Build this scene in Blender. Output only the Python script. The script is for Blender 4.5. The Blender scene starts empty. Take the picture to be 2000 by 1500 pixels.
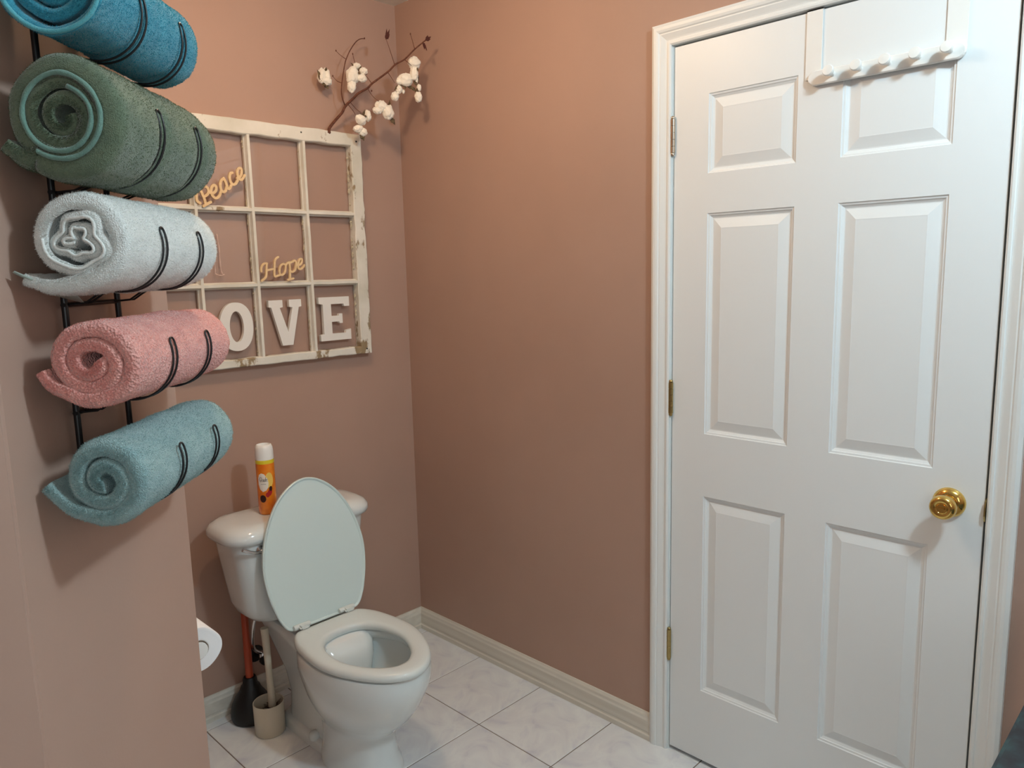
import bpy, bmesh, math, random
from mathutils import Vector, Matrix, noise

random.seed(7)
S = bpy.context.scene
COL = S.collection
PI = math.pi

# ------------------------------------------------------------------ camera
cd = bpy.data.cameras.new('camera')
cam = bpy.data.objects.new('camera', cd)
COL.objects.link(cam)
cd.sensor_width = 36.0
cd.lens = 26.371
cd.clip_start = 0.02
cam.matrix_world = Matrix(((0.699632, 0.123369, -0.703773, -1.82331),
                           (-0.714104, 0.087794, -0.694512, -2.36335),
                           (-0.023894, 0.98847, 0.149522, 1.46282),
                           (0, 0, 0, 1)))
S.camera = cam

# ------------------------------------------------------------------ world, lamps, exposure
w = bpy.data.worlds.new('world')
S.world = w
w.use_nodes = True
w.node_tree.nodes['Background'].inputs[0].default_value = (0.6, 0.62, 0.65, 1)
w.node_tree.nodes['Background'].inputs[1].default_value = 0.02


def lamp(name, loc, energy, color, radius):
    d = bpy.data.lights.new(name, 'POINT')
    d.energy = energy
    d.color = color
    d.shadow_soft_size = radius
    o = bpy.data.objects.new(name, d)
    o.location = loc
    COL.objects.link(o)
    return o


# warm lamp on the ceiling of the toilet corner, cool lamp on the ceiling behind the camera
lamp('ceiling_lamp', (-0.84, -0.86, 2.33), 14.5, (1.0, 0.71, 0.46), 0.05)
lamp('main_lamp', (-0.76, -2.60, 2.36), 42.0, (0.86, 1.12, 1.26), 0.07)
# soft bluish fill light added behind the camera to lift the towel shadows
wd = bpy.data.lights.new('rear_fill', 'AREA')
wd.shape = 'RECTANGLE'
wd.size, wd.size_y = 0.9, 1.1
wd.energy = 9.0
wd.color = (0.82, 0.95, 1.0)
wo = bpy.data.objects.new('rear_fill', wd)
wo.location = (-2.45, -3.47, 1.55)
wo.rotation_euler = (math.radians(90), 0, 0)
COL.objects.link(wo)

S.view_settings.view_transform = 'Standard'
S.view_settings.look = 'None'
S.view_settings.gamma = 1.0
S.view_settings.use_curve_mapping = False
S.view_settings.exposure = 0.07


# ------------------------------------------------------------------ material helpers
def lin(c):
    out = []
    for v in c:
        v = v / 255.0
        out.append(v / 12.92 if v <= 0.04045 else ((v + 0.055) / 1.055) ** 2.4)
    return (out[0], out[1], out[2], 1.0)


def mat(name, rgb, rough=0.5, metal=0.0, spec=None, coat=0.0, sheen=0.0):
    m = bpy.data.materials.new(name)
    m.use_nodes = True
    b = m.node_tree.nodes['Principled BSDF']
    b.inputs['Base Color'].default_value = lin(rgb)
    b.inputs['Roughness'].default_value = rough
    b.inputs['Metallic'].default_value = metal
    if spec is not None:
        b.inputs['Specular IOR Level'].default_value = spec
    if coat:
        b.inputs['Coat Weight'].default_value = coat
        b.inputs['Coat Roughness'].default_value = 0.05
    if sheen:
        b.inputs['Sheen Weight'].default_value = sheen
        b.inputs['Sheen Roughness'].default_value = 0.5
    return m


def nodes(m):
    nt = m.node_tree
    return nt, nt.nodes, nt.links, nt.nodes['Principled BSDF']


def tex(m, kind, scale, detail=4.0, stretch=None, **kw):
    nt, N, L, b = nodes(m)
    tc = N.new('ShaderNodeTexCoord')
    mp = N.new('ShaderNodeMapping')
    L.new(tc.outputs['Object'], mp.inputs['Vector'])
    if stretch:
        mp.inputs['Scale'].default_value = stretch
    t = N.new('ShaderNodeTexNoise' if kind == 'noise' else 'ShaderNodeTexVoronoi')
    t.inputs['Scale'].default_value = scale
    if kind == 'noise':
        t.inputs['Detail'].default_value = detail
    for k, v in kw.items():
        t.inputs[k].default_value = v
    L.new(mp.outputs['Vector'], t.inputs['Vector'])
    return t


def out_of(t):
    return t.outputs['Fac'] if 'Fac' in t.outputs else t.outputs['Distance']


def bump(m, t, strength=0.2, dist=0.001):
    nt, N, L, b = nodes(m)
    bp = N.new('ShaderNodeBump')
    bp.inputs['Strength'].default_value = strength
    bp.inputs['Distance'].default_value = dist
    L.new(out_of(t), bp.inputs['Height'])
    prev = b.inputs['Normal'].links
    if prev:
        L.new(prev[0].from_socket, bp.inputs['Normal'])
    L.new(bp.outputs['Normal'], b.inputs['Normal'])
    return bp


def ramp_color(m, t, stops):
    nt, N, L, b = nodes(m)
    r = N.new('ShaderNodeValToRGB')
    while len(r.color_ramp.elements) < len(stops):
        r.color_ramp.elements.new(0.5)
    for e, (p, c) in zip(r.color_ramp.elements, stops):
        e.position = p
        e.color = lin(c)
    L.new(out_of(t), r.inputs['Fac'])
    L.new(r.outputs['Color'], b.inputs['Base Color'])
    return r


# wall paint
M = {}
m = mat('wall_paint', (196, 150, 131), 0.55, spec=0.3)
t = tex(m, 'noise', 2.2, 3)
ramp_color(m, t, [(0.35, (172, 142, 127)), (0.65, (176, 146, 131))])
bump(m, tex(m, 'noise', 240, 4), 0.25, 0.0006)
M['wall'] = m
m = mat('ceiling_paint', (226, 222, 214), 0.9)
bump(m, tex(m, 'noise', 60, 6), 0.6, 0.003)
M['ceiling'] = m
m = mat('trim_paint', (230, 234, 233), 0.42)
bump(m, tex(m, 'noise', 30, 4, stretch=(1, 1, 0.15)), 0.08, 0.0008)
M['trim'] = m
m = mat('baseboard_paint', (216, 212, 200), 0.45)
t = tex(m, 'noise', 8, 5, stretch=(3, 0.25, 6))
ramp_color(m, t, [(0.3, (206, 200, 187)), (0.7, (222, 219, 208))])
M['base'] = m
m = mat('door_paint', (231, 236, 237), 0.40)
tg = tex(m, 'noise', 55, 5, stretch=(1, 1, 0.07), Distortion=1.2)
bump(m, tg, 0.22, 0.0008)
M['door'] = m
m = mat('floor_tile', (208, 205, 204), 0.22, coat=0.2)
t = tex(m, 'noise', 7.0, 7, Distortion=1.4)
ramp_color(m, t, [(0.30, (202, 205, 216)), (0.42, (222, 225, 228)), (0.56, (231, 235, 235)), (0.72, (214, 217, 225))])
M['tile'] = m
m = mat('grout', (120, 106, 98), 0.9)
bump(m, tex(m, 'noise', 300, 3), 0.3, 0.001)
M['grout'] = m
M['porcelain'] = mat('porcelain', (221, 227, 226), 0.10, coat=0.4)
m = mat('seat_plastic', (216, 223, 221), 0.22)
M['seat'] = m
m = mat('lid_plastic', (210, 227, 226), 0.30)
M['lid'] = m
M['water'] = mat('water', (190, 202, 206), 0.02, spec=0.6)
M['chrome'] = mat('chrome', (215, 215, 218), 0.08, 1.0)
M['brass'] = mat('brass', (226, 190, 108), 0.12, 1.0)
M['brass_old'] = mat('brass_aged', (176, 156, 104), 0.28, 1.0)
M['nickel'] = mat('nickel', (196, 184, 168), 0.2, 1.0)
m = mat('black_wire', (22, 22, 24), 0.35, 0.0)
M['black'] = m
m = mat('black_rubber', (8, 8, 9), 0.5)
M['rubber'] = m
m = mat('orange_wood', (168, 66, 34), 0.4)
bump(m, tex(m, 'noise', 90, 4, stretch=(1, 1, 0.1)), 0.1, 0.0005)
M['orange_wood'] = m
M['cream'] = mat('cream_plastic', (206, 196, 176), 0.35)
M['bristle'] = mat('bristle', (66, 48, 34), 0.9)
M['white_plastic'] = mat('white_plastic', (236, 236, 232), 0.28)
m = mat('tissue', (244, 244, 244), 0.95)
bump(m, tex(m, 'noise', 500, 2), 0.3, 0.0005)
M['tissue'] = m
M['letter'] = mat('letter_paint', (232, 230, 224), 0.5)
m = mat('birch_wood', (226, 196, 148), 0.6)
t = tex(m, 'noise', 60, 4, stretch=(0.25, 1, 2))
ramp_color(m, t, [(0.3, (218, 186, 138)), (0.7, (232, 204, 158))])
M['birch'] = m
m = mat('stem_bark', (92, 52, 38), 0.8)
t = tex(m, 'noise', 120, 4)
ramp_color(m, t, [(0.3, (76, 40, 28)), (0.7, (112, 66, 46))])
M['bark'] = m
m = mat('husk', (84, 66, 44), 0.8)
t = tex(m, 'noise', 150, 3)
ramp_color(m, t, [(0.3, (66, 46, 32)), (0.7, (108, 92, 62))])
M['husk'] = m
m = mat('cotton_fluff', (240, 234, 220), 1.0, sheen=0.6)
bump(m, tex(m, 'noise', 160, 5), 0.5, 0.003)
M['cotton'] = m
m = mat('dried_flower', (74, 34, 28), 0.9)
M['dried'] = m


def peeling(name, lo, hi):
    m = mat(name, (226, 222, 210), 0.6)
    nt, N, L, b = nodes(m)
    t = tex(m, 'noise', 17, 8, stretch=(1.0, 1.0, 0.5), Roughness=0.62)
    r = N.new('ShaderNodeValToRGB')
    r.color_ramp.elements[0].position = lo
    r.color_ramp.elements[1].position = hi
    L.new(t.outputs['Fac'], r.inputs['Fac'])
    wood = tex(m, 'noise', 40, 5, stretch=(1, 1, 0.15))
    rw = N.new('ShaderNodeValToRGB')
    rw.color_ramp.elements[0].color = lin((112, 92, 66))
    rw.color_ramp.elements[1].color = lin((176, 156, 122))
    L.new(wood.outputs['Fac'], rw.inputs['Fac'])
    pt = tex(m, 'noise', 9, 6)
    rp = N.new('ShaderNodeValToRGB')
    rp.color_ramp.elements[0].position = 0.3
    rp.color_ramp.elements[1].position = 0.7
    rp.color_ramp.elements[0].color = lin((206, 204, 190))
    rp.color_ramp.elements[1].color = lin((230, 227, 217))
    L.new(pt.outputs['Fac'], rp.inputs['Fac'])
    mx = N.new('ShaderNodeMix')
    mx.data_type = 'RGBA'
    L.new(r.outputs['Color'], mx.inputs['Factor'])
    L.new(rp.outputs['Color'], mx.inputs['A'])
    L.new(rw.outputs['Color'], mx.inputs['B'])
    L.new(mx.outputs['Result'], b.inputs['Base Color'])
    bp = N.new('ShaderNodeBump')
    bp.invert = True
    bp.inputs['Strength'].default_value = 0.6
    bp.inputs['Distance'].default_value = 0.001
    L.new(r.outputs['Color'], bp.inputs['Height'])
    L.new(bp.outputs['Normal'], b.inputs['Normal'])
    return m


M['sash_worn'] = peeling('sash_paint_worn', 0.56, 0.60)
M['sash'] = peeling('sash_paint', 0.66, 0.70)
M['putty'] = mat('dry_putty', (188, 176, 150), 0.9)

m = bpy.data.materials.new('pane_glass')
m.use_nodes = True
nt = m.node_tree
nt.nodes.clear()
o_ = nt.nodes.new('ShaderNodeOutputMaterial')
mx = nt.nodes.new('ShaderNodeMixShader')
tr = nt.nodes.new('ShaderNodeBsdfTransparent')
gl = nt.nodes.new('ShaderNodeBsdfGlossy')
lw = nt.nodes.new('ShaderNodeLayerWeight')
pw_ = nt.nodes.new('ShaderNodeMath')
pw_.operation = 'POWER'
pw_.inputs[1].default_value = 5.0
ma_ = nt.nodes.new('ShaderNodeMath')
ma_.operation = 'MULTIPLY_ADD'
ma_.inputs[1].default_value = 0.8
ma_.inputs[2].default_value = 0.03
tr.inputs['Color'].default_value = (1, 1, 1, 1)
gl.inputs['Roughness'].default_value = 0.03
nt.links.new(lw.outputs['Facing'], pw_.inputs[0])
nt.links.new(pw_.outputs[0], ma_.inputs[0])
nt.links.new(ma_.outputs[0], mx.inputs['Fac'])
nt.links.new(tr.outputs['BSDF'], mx.inputs[1])
nt.links.new(gl.outputs['BSDF'], mx.inputs[2])
nt.links.new(mx.outputs['Shader'], o_.inputs['Surface'])
M['glass'] = m

m = mat('dark_teal_stone', (30, 42, 46), 0.6)
t = tex(m, 'noise', 34, 6)
ramp_color(m, t, [(0.32, (24, 22, 30)), (0.5, (30, 40, 46)), (0.62, (38, 62, 64)), (0.8, (50, 74, 70))])
M['stone'] = m
M['cabinet'] = mat('cabinet_paint', (196, 192, 184), 0.5)


def terry(name, rgb, rgb2, nub=520, strength=0.8, depth=0.0016):
    m = mat(name, rgb, 0.95, sheen=0.35, spec=0.1)
    t = tex(m, 'noise', 46, 5)
    ramp_color(m, t, [(0.3, rgb2), (0.7, rgb)])
    bump(m, tex(m, 'noise', 90, 4), 0.35, 0.003)
    bump(m, tex(m, 'voronoi', nub), strength, depth)
    return m


def pile_of(m):
    """the same cloth colour for loose fibres: light passes through them"""
    key = m.name + '_pile'
    if key in bpy.data.materials:
        return bpy.data.materials[key]
    src = m.node_tree.nodes['Principled BSDF'].inputs['Base Color'].default_value
    p = bpy.data.materials.new(key)
    p.use_nodes = True
    nt = p.node_tree
    nt.nodes.clear()
    o = nt.nodes.new('ShaderNodeOutputMaterial')
    mx = nt.nodes.new('ShaderNodeMixShader')
    d = nt.nodes.new('ShaderNodeBsdfDiffuse')
    t = nt.nodes.new('ShaderNodeBsdfTranslucent')
    c = tuple(src)
    d.inputs['Color'].default_value = c
    t.inputs['Color'].default_value = c
    mx.inputs['Fac'].default_value = 0.5
    nt.links.new(d.outputs[0], mx.inputs[1])
    nt.links.new(t.outputs[0], mx.inputs[2])
    nt.links.new(mx.outputs[0], o.inputs['Surface'])
    return p


M['t_teal'] = terry('towel_teal', (64, 154, 176), (46, 134, 158), 700, 0.5)
M['t_green'] = terry('towel_green', (106, 120, 98), (90, 106, 88), 700, 0.5)
M['t_teal_hem'] = terry('towel_teal_hem', (96, 176, 188), (84, 164, 178), 700, 0.3)
M['t_green_hem'] = terry('towel_green_hem', (114, 148, 136), (100, 134, 124), 700, 0.3)
M['t_white'] = terry('towel_white', (230, 233, 230), (218, 222, 219), 600, 0.7)
M['t_white_hem'] = terry('towel_white_hem', (232, 234, 230), (222, 226, 222), 700, 0.3)
M['t_band'] = mat('towel_woven_band', (172, 186, 178), 0.7)
M['t_pink'] = terry('towel_pink', (238, 176, 166), (224, 156, 148), 330, 1.0, 0.003)
M['t_aqua'] = terry('towel_aqua', (158, 187, 187), (138, 171, 174), 620, 0.8, 0.002)


# ------------------------------------------------------------------ object helpers
def obj(name, verts, faces, m, parent=None, smooth=False, sharp=None):
    me = bpy.data.meshes.new(name)
    me.from_pydata([tuple(v) for v in verts], [], faces)
    bm = bmesh.new()
    bm.from_mesh(me)
    bmesh.ops.recalc_face_normals(bm, faces=bm.faces)
    bm.to_mesh(me)
    bm.free()
    if m is not None:
        me.materials.append(m)
    if smooth:
        for p in me.polygons:
            p.use_smooth = True
        if sharp is not None:
            me.set_sharp_from_angle(angle=math.radians(sharp))
    o = bpy.data.objects.new(name, me)
    COL.objects.link(o)
    if parent is not None:
        o.parent = parent
        o.matrix_parent_inverse = parent.matrix_basis.inverted()
    return o


class MB:
    def __init__(s):
        s.v, s.f = [], []

    def add(s, v, f):
        n = len(s.v)
        s.v += [tuple(p) for p in v]
        s.f += [tuple(i + n for i in q) for q in f]
        return s

    def box(s, a, b, bev=0.0):
        a, b = [min(x, y) for x, y in zip(a, b)], [max(x, y) for x, y in zip(a, b)]
        if bev <= 0:
            v = [(x, y, z) for x in (a[0], b[0]) for y in (a[1], b[1]) for z in (a[2], b[2])]
            return s.add(v, [(0, 1, 3, 2), (4, 6, 7, 5), (0, 4, 5, 1), (2, 3, 7, 6), (0, 2, 6, 4), (1, 5, 7, 3)])
        bm = bmesh.new()
        bmesh.ops.create_cube(bm, size=1)
        for q in bm.verts:
            for i in range(3):
                q.co[i] = a[i] if q.co[i] < 0 else b[i]
        bmesh.ops.bevel(bm, geom=list(bm.edges), offset=bev, segments=2, affect='EDGES')
        bm.verts.ensure_lookup_table()
        s.add([q.co[:] for q in bm.verts], [[q.index for q in f.verts] for f in bm.faces])
        bm.free()
        return s

    def loft(s, rings, cap0=True, cap1=True, close=True):
        n = len(rings[0])
        v = [p for r in rings for p in r]
        f = []
        for i in range(len(rings) - 1):
            for j in range(n if close else n - 1):
                k = (j + 1) % n
                f.append((i * n + j, i * n + k, (i + 1) * n + k, (i + 1) * n + j))
        if cap0:
            f.append(tuple(range(n)))
        if cap1:
            f.append(tuple((len(rings) - 1) * n + j for j in range(n)))
        return s.add(v, f)

    def tube(s, pts, r, n=10, closed=False, cap=True):
        pts = [Vector(p) for p in pts]
        N = len(pts)
        rs = r if isinstance(r, (list, tuple)) else [r] * N
        rings = []
        up = None
        for i in range(N):
            if closed:
                d = pts[(i + 1) % N] - pts[i - 1]
            else:
                d = pts[min(i + 1, N - 1)] - pts[max(i - 1, 0)]
            d.normalize()
            if up is None:
                up = Vector((0, 0, 1)) if abs(d.z) < 0.9 else Vector((1, 0, 0))
            up = (up - d * up.dot(d)).normalized()
            sd = d.cross(up)
            rings.append([pts[i] + (up * math.cos(2 * PI * k / n) + sd * math.sin(2 * PI * k / n)) * rs[i] for k in range(n)])
        if closed:
            rings.append(rings[0])
            return s.loft(rings, False, False)
        return s.loft(rings, cap, cap)

    def lathe(s, prof, n=24, origin=(0, 0, 0), axis=(0, 0, 1), cap=True):
        ax = Vector(axis).normalized()
        a = Vector((1, 0, 0)) if abs(ax.x) < 0.9 else Vector((0, 1, 0))
        a = (a - ax * a.dot(ax)).normalized()
        b = ax.cross(a)
        o = Vector(origin)
        rings = [[o + ax * h + (a * math.cos(2 * PI * k / n) + b * math.sin(2 * PI * k / n)) * max(r, 1e-5) for k in range(n)] for r, h in prof]
        return s.loft(rings, cap, cap)

    def prism(s, poly, fn0, fn1):
        return s.loft([[fn0(p) for p in poly], [fn1(p) for p in poly]])

    def build(s, name, m, parent=None, smooth=False, sharp=None):
        return obj(name, s.v, s.f, m, parent, smooth, sharp)


def struct(o, label=None):
    o['kind'] = 'structure'
    if label:
        o['label'] = label
    return o


def thing(name, label, cat, loc=(0, 0, 0), group=None):
    o = bpy.data.objects.new(name, None)
    o.empty_display_size = 0.05
    o.location = loc
    COL.objects.link(o)
    tag(o, label, cat, group)
    return o


def tag(o, label, cat, group=None):
    o['label'] = label
    o['category'] = cat
    if group:
        o['group'] = group
    return o


def smooth_path(pts, sub=6):
    pts = [Vector(p) for p in pts]
    out = []
    n = len(pts)
    for i in range(n - 1):
        p0, p1, p2, p3 = pts[max(i - 1, 0)], pts[i], pts[i + 1], pts[min(i + 2, n - 1)]
        for k in range(sub):
            t = k / sub
            out.append(0.5 * ((2 * p1) + (p2 - p0) * t + (2 * p0 - 5 * p1 + 4 * p2 - p3) * t * t + (3 * p1 - p0 - 3 * p2 + p3) * t ** 3))
    out.append(pts[-1])
    return out


# ------------------------------------------------------------------ the room
CZ = 2.441
YD, DW = -1.206, 0.784            # hinge edge and width of the door slab
DTOP = 2.04
E = Vector((-1.321, -1.056))      # far edge of the angled wall
TD = Vector((1, 1)) / math.sqrt(2)
ND = Vector((1, -1)) / math.sqrt(2)
LW = 0.443
LC = E - TD * LW                  # near edge of the angled wall


def wp(u, off, z):
    p = E + TD * u + ND * off
    return Vector((p.x, p.y, z))


b = MB().box((-1.33, 0, 0), (0.12, 0.1, CZ))
struct(b.build('wall_back', M['wall']), 'pinkish tan painted wall behind the toilet')
b = MB()
b.box((0, YD + 0.02, 0), (0.12, 0, CZ))
b.box((0, -3.5, 0), (0.12, YD - DW - 0.02, CZ))
b.box((0, YD - DW - 0.02, DTOP + 0.02), (0.12, YD + 0.02, CZ))
struct(b.build('wall_right', M['wall']), 'brownish tan painted wall that holds the door')
poly = [E, LC, Vector((-3.3, LC.y)), Vector((-3.3, 0.1)), Vector((E.x, 0.1))]
b = MB().prism(poly, lambda p: (p.x, p.y, 0), lambda p: (p.x, p.y, CZ))
wl = b.build('wall_left', M['wall'])
bm = bmesh.new()
bm.from_mesh(wl.data)
ed = [e for e in bm.edges if abs(e.verts[0].co.z - e.verts[1].co.z) > 1 and any((Vector(e.verts[0].co[:2]) - q).length < 0.01 for q in (E, LC))]
bmesh.ops.bevel(bm, geom=ed, offset=0.003, segments=3, affect='EDGES')
bm.to_mesh(wl.data)
bm.free()
struct(wl, 'angled partition wall carrying the towel rack')
b = MB()
b.box((-3.3, -3.6, 0), (0.12, -3.5, CZ))
b.box((-3.4, -3.6, 0), (-3.3, 0.1, CZ))
struct(b.build('wall_rear', M['wall']))
ceil_ = struct(MB().box((-3.4, -3.6, CZ), (0.12, 0.1, CZ + 0.05)).build('ceiling', M['ceiling']), 'white textured ceiling')
for lx, ly in ((-0.84, -0.86), (-0.76, -2.60)):
    MB().lathe([(0.075, 0.0), (0.075, -0.012), (0.060, -0.022), (0.022, -0.028), (0.020, -0.050), (0.0, -0.050)], 28, (lx, ly, CZ)).build('lamp_base', M['white_plastic'], ceil_, True, 40)
# invented window frame, unseen behind the camera, built around the added fill light
b = MB()
for x0, x1, z0, z1 in ((-2.97, -2.91, 0.93, 2.17), (-1.99, -1.93, 0.93, 2.17), (-2.91, -1.99, 0.93, 0.99), (-2.91, -1.99, 2.11, 2.17)):
    b.box((x0, -3.5, z0), (x1, -3.476, z1), 0.004)
struct(b.build('fill_frame', M['trim']))

# floor with its tiles
floor = struct(MB().box((-3.4, -3.6, -0.06), (0.6, 0.1, -0.0022)).build('floor', M['grout']), 'white marbled square floor tiles with dark grout')
TS, TG = 0.3135, 0.0034


def tile_mesh(x0, x1, y0, y1):
    bv = 0.0016
    cx, cy = (x0 + x1) / 2, (y0 + y1) / 2
    hx, hy = (x1 - x0) / 2, (y1 - y0) / 2
    v = [(sx * (hx - d), sy * (hy - d), z) for d, z in ((0, -0.004), (0, -bv), (bv, 0)) for sx, sy in ((-1, -1), (1, -1), (1, 1), (-1, 1))]
    f = [(i * 4 + j, i * 4 + (j + 1) % 4, i * 4 + 4 + (j + 1) % 4, i * 4 + 4 + j) for i in range(2) for j in range(4)] + [(8, 9, 10, 11)]
    return (cx, cy), v, f


cache = {}
xs = [0.30, 0.0] + [-0.31 - TS * k for k in range(0, 8)]
ys = [0.0, -0.050] + [-0.3665 - TS * k for k in range(0, 9)]
xs = [0.14, -0.002] + xs[2:]
for i in range(len(xs) - 1):
    for j in range(len(ys) - 1):
        x1, x0, y1, y0 = xs[i] - TG / 2, xs[i + 1] + TG / 2, ys[j] - TG / 2, ys[j + 1] + TG / 2
        if x0 > -0.05 and not (y1 < YD + 0.35 and y0 > YD - DW - 0.35):
            continue
        if x1 < -1.33 and y0 > -1.37:
            continue
        if i == 0:
            x0 = x0 - TG
        key = (round(x1 - x0, 4), round(y1 - y0, 4))
        c, v, f = tile_mesh(x0, x1, y0, y1)
        if key not in cache:
            o = obj('tile', v, f, M['tile'], floor)
            cache[key] = o
        else:
            o = cache[key].copy()
            COL.objects.link(o)
        o.location = (c[0], c[1], 0)

# baseboards
BP = [(0, 0), (0.015, 0), (0.015, 0.016), (0.011, 0.019), (0.0105, 0.024), (0.012, 0.028), (0.012, 0.064), (0.0095, 0.070), (0.0085, 0.078), (0.005, 0.084), (0.004, 0.088), (0, 0.088)]
b = MB().loft([[(x, -d, z) for d, z in BP] for x in (E.x, -0.0)])
struct(b.build('baseboard_back', M['base'], smooth=False), 'white baseboard behind the toilet')
b = MB().loft([[(-d, y, z) for d, z in BP] for y in (-0.0, YD + 0.062)])
struct(b.build('baseboard_right', M['base']), 'white baseboard between corner and door')
b = MB().loft([[wp(u, d, z) for d, z in BP] for u in (-LW - 0.004, 0.004)])
struct(b.build('baseboard_angled', M['base']))
b = MB().loft([[(x, LC.y - d, z) for d, z in BP] for x in (-3.3, LC.x)])
struct(b.build('baseboard_left', M['base']))
b = MB().loft([[(E.x + d, y, z) for d, z in BP] for y in (E.y, -0.015)])
struct(b.build('baseboard_alcove', M['base']))

# door casing (profile: distance from the opening, thickness)
CP = [(0.0, 0.0), (0.0, 0.009), (0.004, 0.0115), (0.009, 0.0115), (0.011, 0.0095), (0.014, 0.0095), (0.018, 0.0105), (0.026, 0.0135), (0.030, 0.0150), (0.033, 0.0150),
      (0.036, 0.0175), (0.042, 0.0190), (0.049, 0.0190), (0.054, 0.0165), (0.057, 0.0150), (0.057, 0.0)]
YA, YB, ZT = YD + 0.006, YD - DW - 0.006, DTOP + 0.006
b = MB().loft([[(-t_, YA + d, 0) for d, t_ in CP], [(-t_, YA + d, ZT + d) for d, t_ in CP]])
struct(b.build('trim_1', M['trim']), 'white moulded casing up the hinge side of the door')
b = MB().loft([[(-t_, YA + d, ZT + d) for d, t_ in CP], [(-t_, YB - d, ZT + d) for d, t_ in CP]])
struct(b.build('trim_2', M['trim']), 'white moulded casing over the door')
b = MB().loft([[(-t_, YB - d, ZT + d) for d, t_ in CP], [(-t_, YB - d, 0) for d, t_ in CP]])
struct(b.build('trim_3', M['trim']), 'white moulded casing up the knob side of the door')
# jamb and stops
b = MB()
b.box((0.0, YA - 0.003, 0), (0.12, YD + 0.02, ZT))
b.box((0.0, YB + 0.002, 0), (0.12, YD - DW - 0.02, ZT))
b.box((0.0, YD - DW - 0.02, ZT - 0.0005), (0.12, YD + 0.02, ZT + 0.014))
b.box((0.042, YA - 0.014, 0), (0.07, YA, ZT))
b.box((0.042, YB + 0.014, 0), (0.07, YB, ZT))
b.box((0.042, YB, ZT - 0.012), (0.07, YA, ZT))
jamb = struct(b.build('trim_4', M['trim']), 'white door jamb')
# strike plate on the knob side
pr = [(0.002, -0.028), (-0.008, -0.022), (-0.013, -0.010), (-0.013, 0.010), (-0.008, 0.022), (0.002, 0.028)]
b = MB().loft([[(x, YB + 0.0045, 0.925 + z) for x, z in pr], [(x, YB + 0.0015, 0.925 + z) for x, z in pr]])
so = b.build('strike_plate', M['brass_old'], jamb)
so['label'] = 'brass strike plate'

# ------------------------------------------------------------------ the door
door = struct(thing('door_1', 'white six panel interior door with brass knob', 'door', (0, YD, 0.012)))
del door['category']
cols = [(-1.309, -1.546), (-1.652, -1.884)]
rows = [(1.704, 1.906), (1.001, 1.601), (0.232, 0.822)]
gy = [YD, cols[0][0], cols[0][1], cols[1][0], cols[1][1], YD - DW]
gz = [0.013, rows[2][0], rows[2][1], rows[1][0], rows[1][1], rows[0][0], rows[0][1], DTOP]
v, f = [], []
idx = {}


def gv(i, j, x=0.0):
    k = (i, j, x)
    if k not in idx:
        idx[k] = len(v)
        v.append((x, gy[i], gz[j]))
    return idx[k]


for i in range(5):
    for j in range(7):
        if i in (1, 3) and j in (1, 3, 5):
            continue
        f.append((gv(i, j), gv(i + 1, j), gv(i + 1, j + 1), gv(i, j + 1)))
for i in range(5):
    f.append((gv(i, 0), gv(i + 1, 0), gv(i + 1, 0, 0.035), gv(i, 0, 0.035)))
    f.append((gv(i, 7), gv(i + 1, 7), gv(i + 1, 7, 0.035), gv(i, 7, 0.035)))
for j in range(7):
    f.append((gv(0, j), gv(0, j + 1), gv(0, j + 1, 0.035), gv(0, j, 0.035)))
    f.append((gv(5, j), gv(5, j + 1), gv(5, j + 1, 0.035), gv(5, j, 0.035)))
f.append(tuple(gv(i, 0, 0.035) for i in range(6)) + tuple(gv(5, j, 0.035) for j in range(1, 8)) + tuple(gv(i, 7, 0.035) for i in range(4, -1, -1)) + tuple(gv(0, j, 0.035) for j in range(6, 0, -1)))
obj('door_slab', v, f, M['door'], door)
# profile: (inset, depth behind the face)
PP = [(0.0, 0.0), (0.0015, 0.0025), (0.006, 0.0035), (0.0072, 0.0055), (0.013, 0.0085), (0.0155, 0.0085), (0.040, 0.0020), (0.042, 0.0022)]
for c in cols:
    for r in rows:
        y1, y0 = c
        z0, z1 = r
        rings = [[(d, y1 - q, z0 + q), (d, y0 + q, z0 + q), (d, y0 + q, z1 - q), (d, y1 - q, z1 - q)] for q, d in PP]
        MB().loft(rings, False, True).build('panel', M['door'], door)
# hinges
for z, mm, lb in ((1.812, 'nickel', 'silvery door hinge'), (1.093, 'brass_old', 'aged brass door hinge'), (0.345, 'brass_old', 'aged brass door hinge')):
    h = MB()
    h.box((-0.0015, YD - 0.0005, z - 0.0445), (0.03, YD + 0.0022, z + 0.0445))
    ho = h.build('hinge', M[mm], door)
    ho['label'] = lb
    for k in range(5):
        za = z - 0.0445 + k * 0.0178
        MB().lathe([(0.0063, 0.0003), (0.0066, 0.0006), (0.0066, 0.0172), (0.0063, 0.0175)], 12, (-0.0055, YD + 0.0018, za)).build('knuckle', M[mm], ho, True, 40)
    p = MB().lathe([(0.0035, 0), (0.0055, 0.002), (0.0055, 0.005), (0.0035, 0.0075)], 12, (-0.0055, YD + 0.0018, z + 0.0445))
    p.lathe([(0.003, -0.008), (0.005, -0.006), (0.0055, -0.003), (0.0045, 0)], 12, (-0.0055, YD + 0.0018, z - 0.0445))
    p.build('hinge_pin', M[mm], ho, True, 40)
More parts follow.
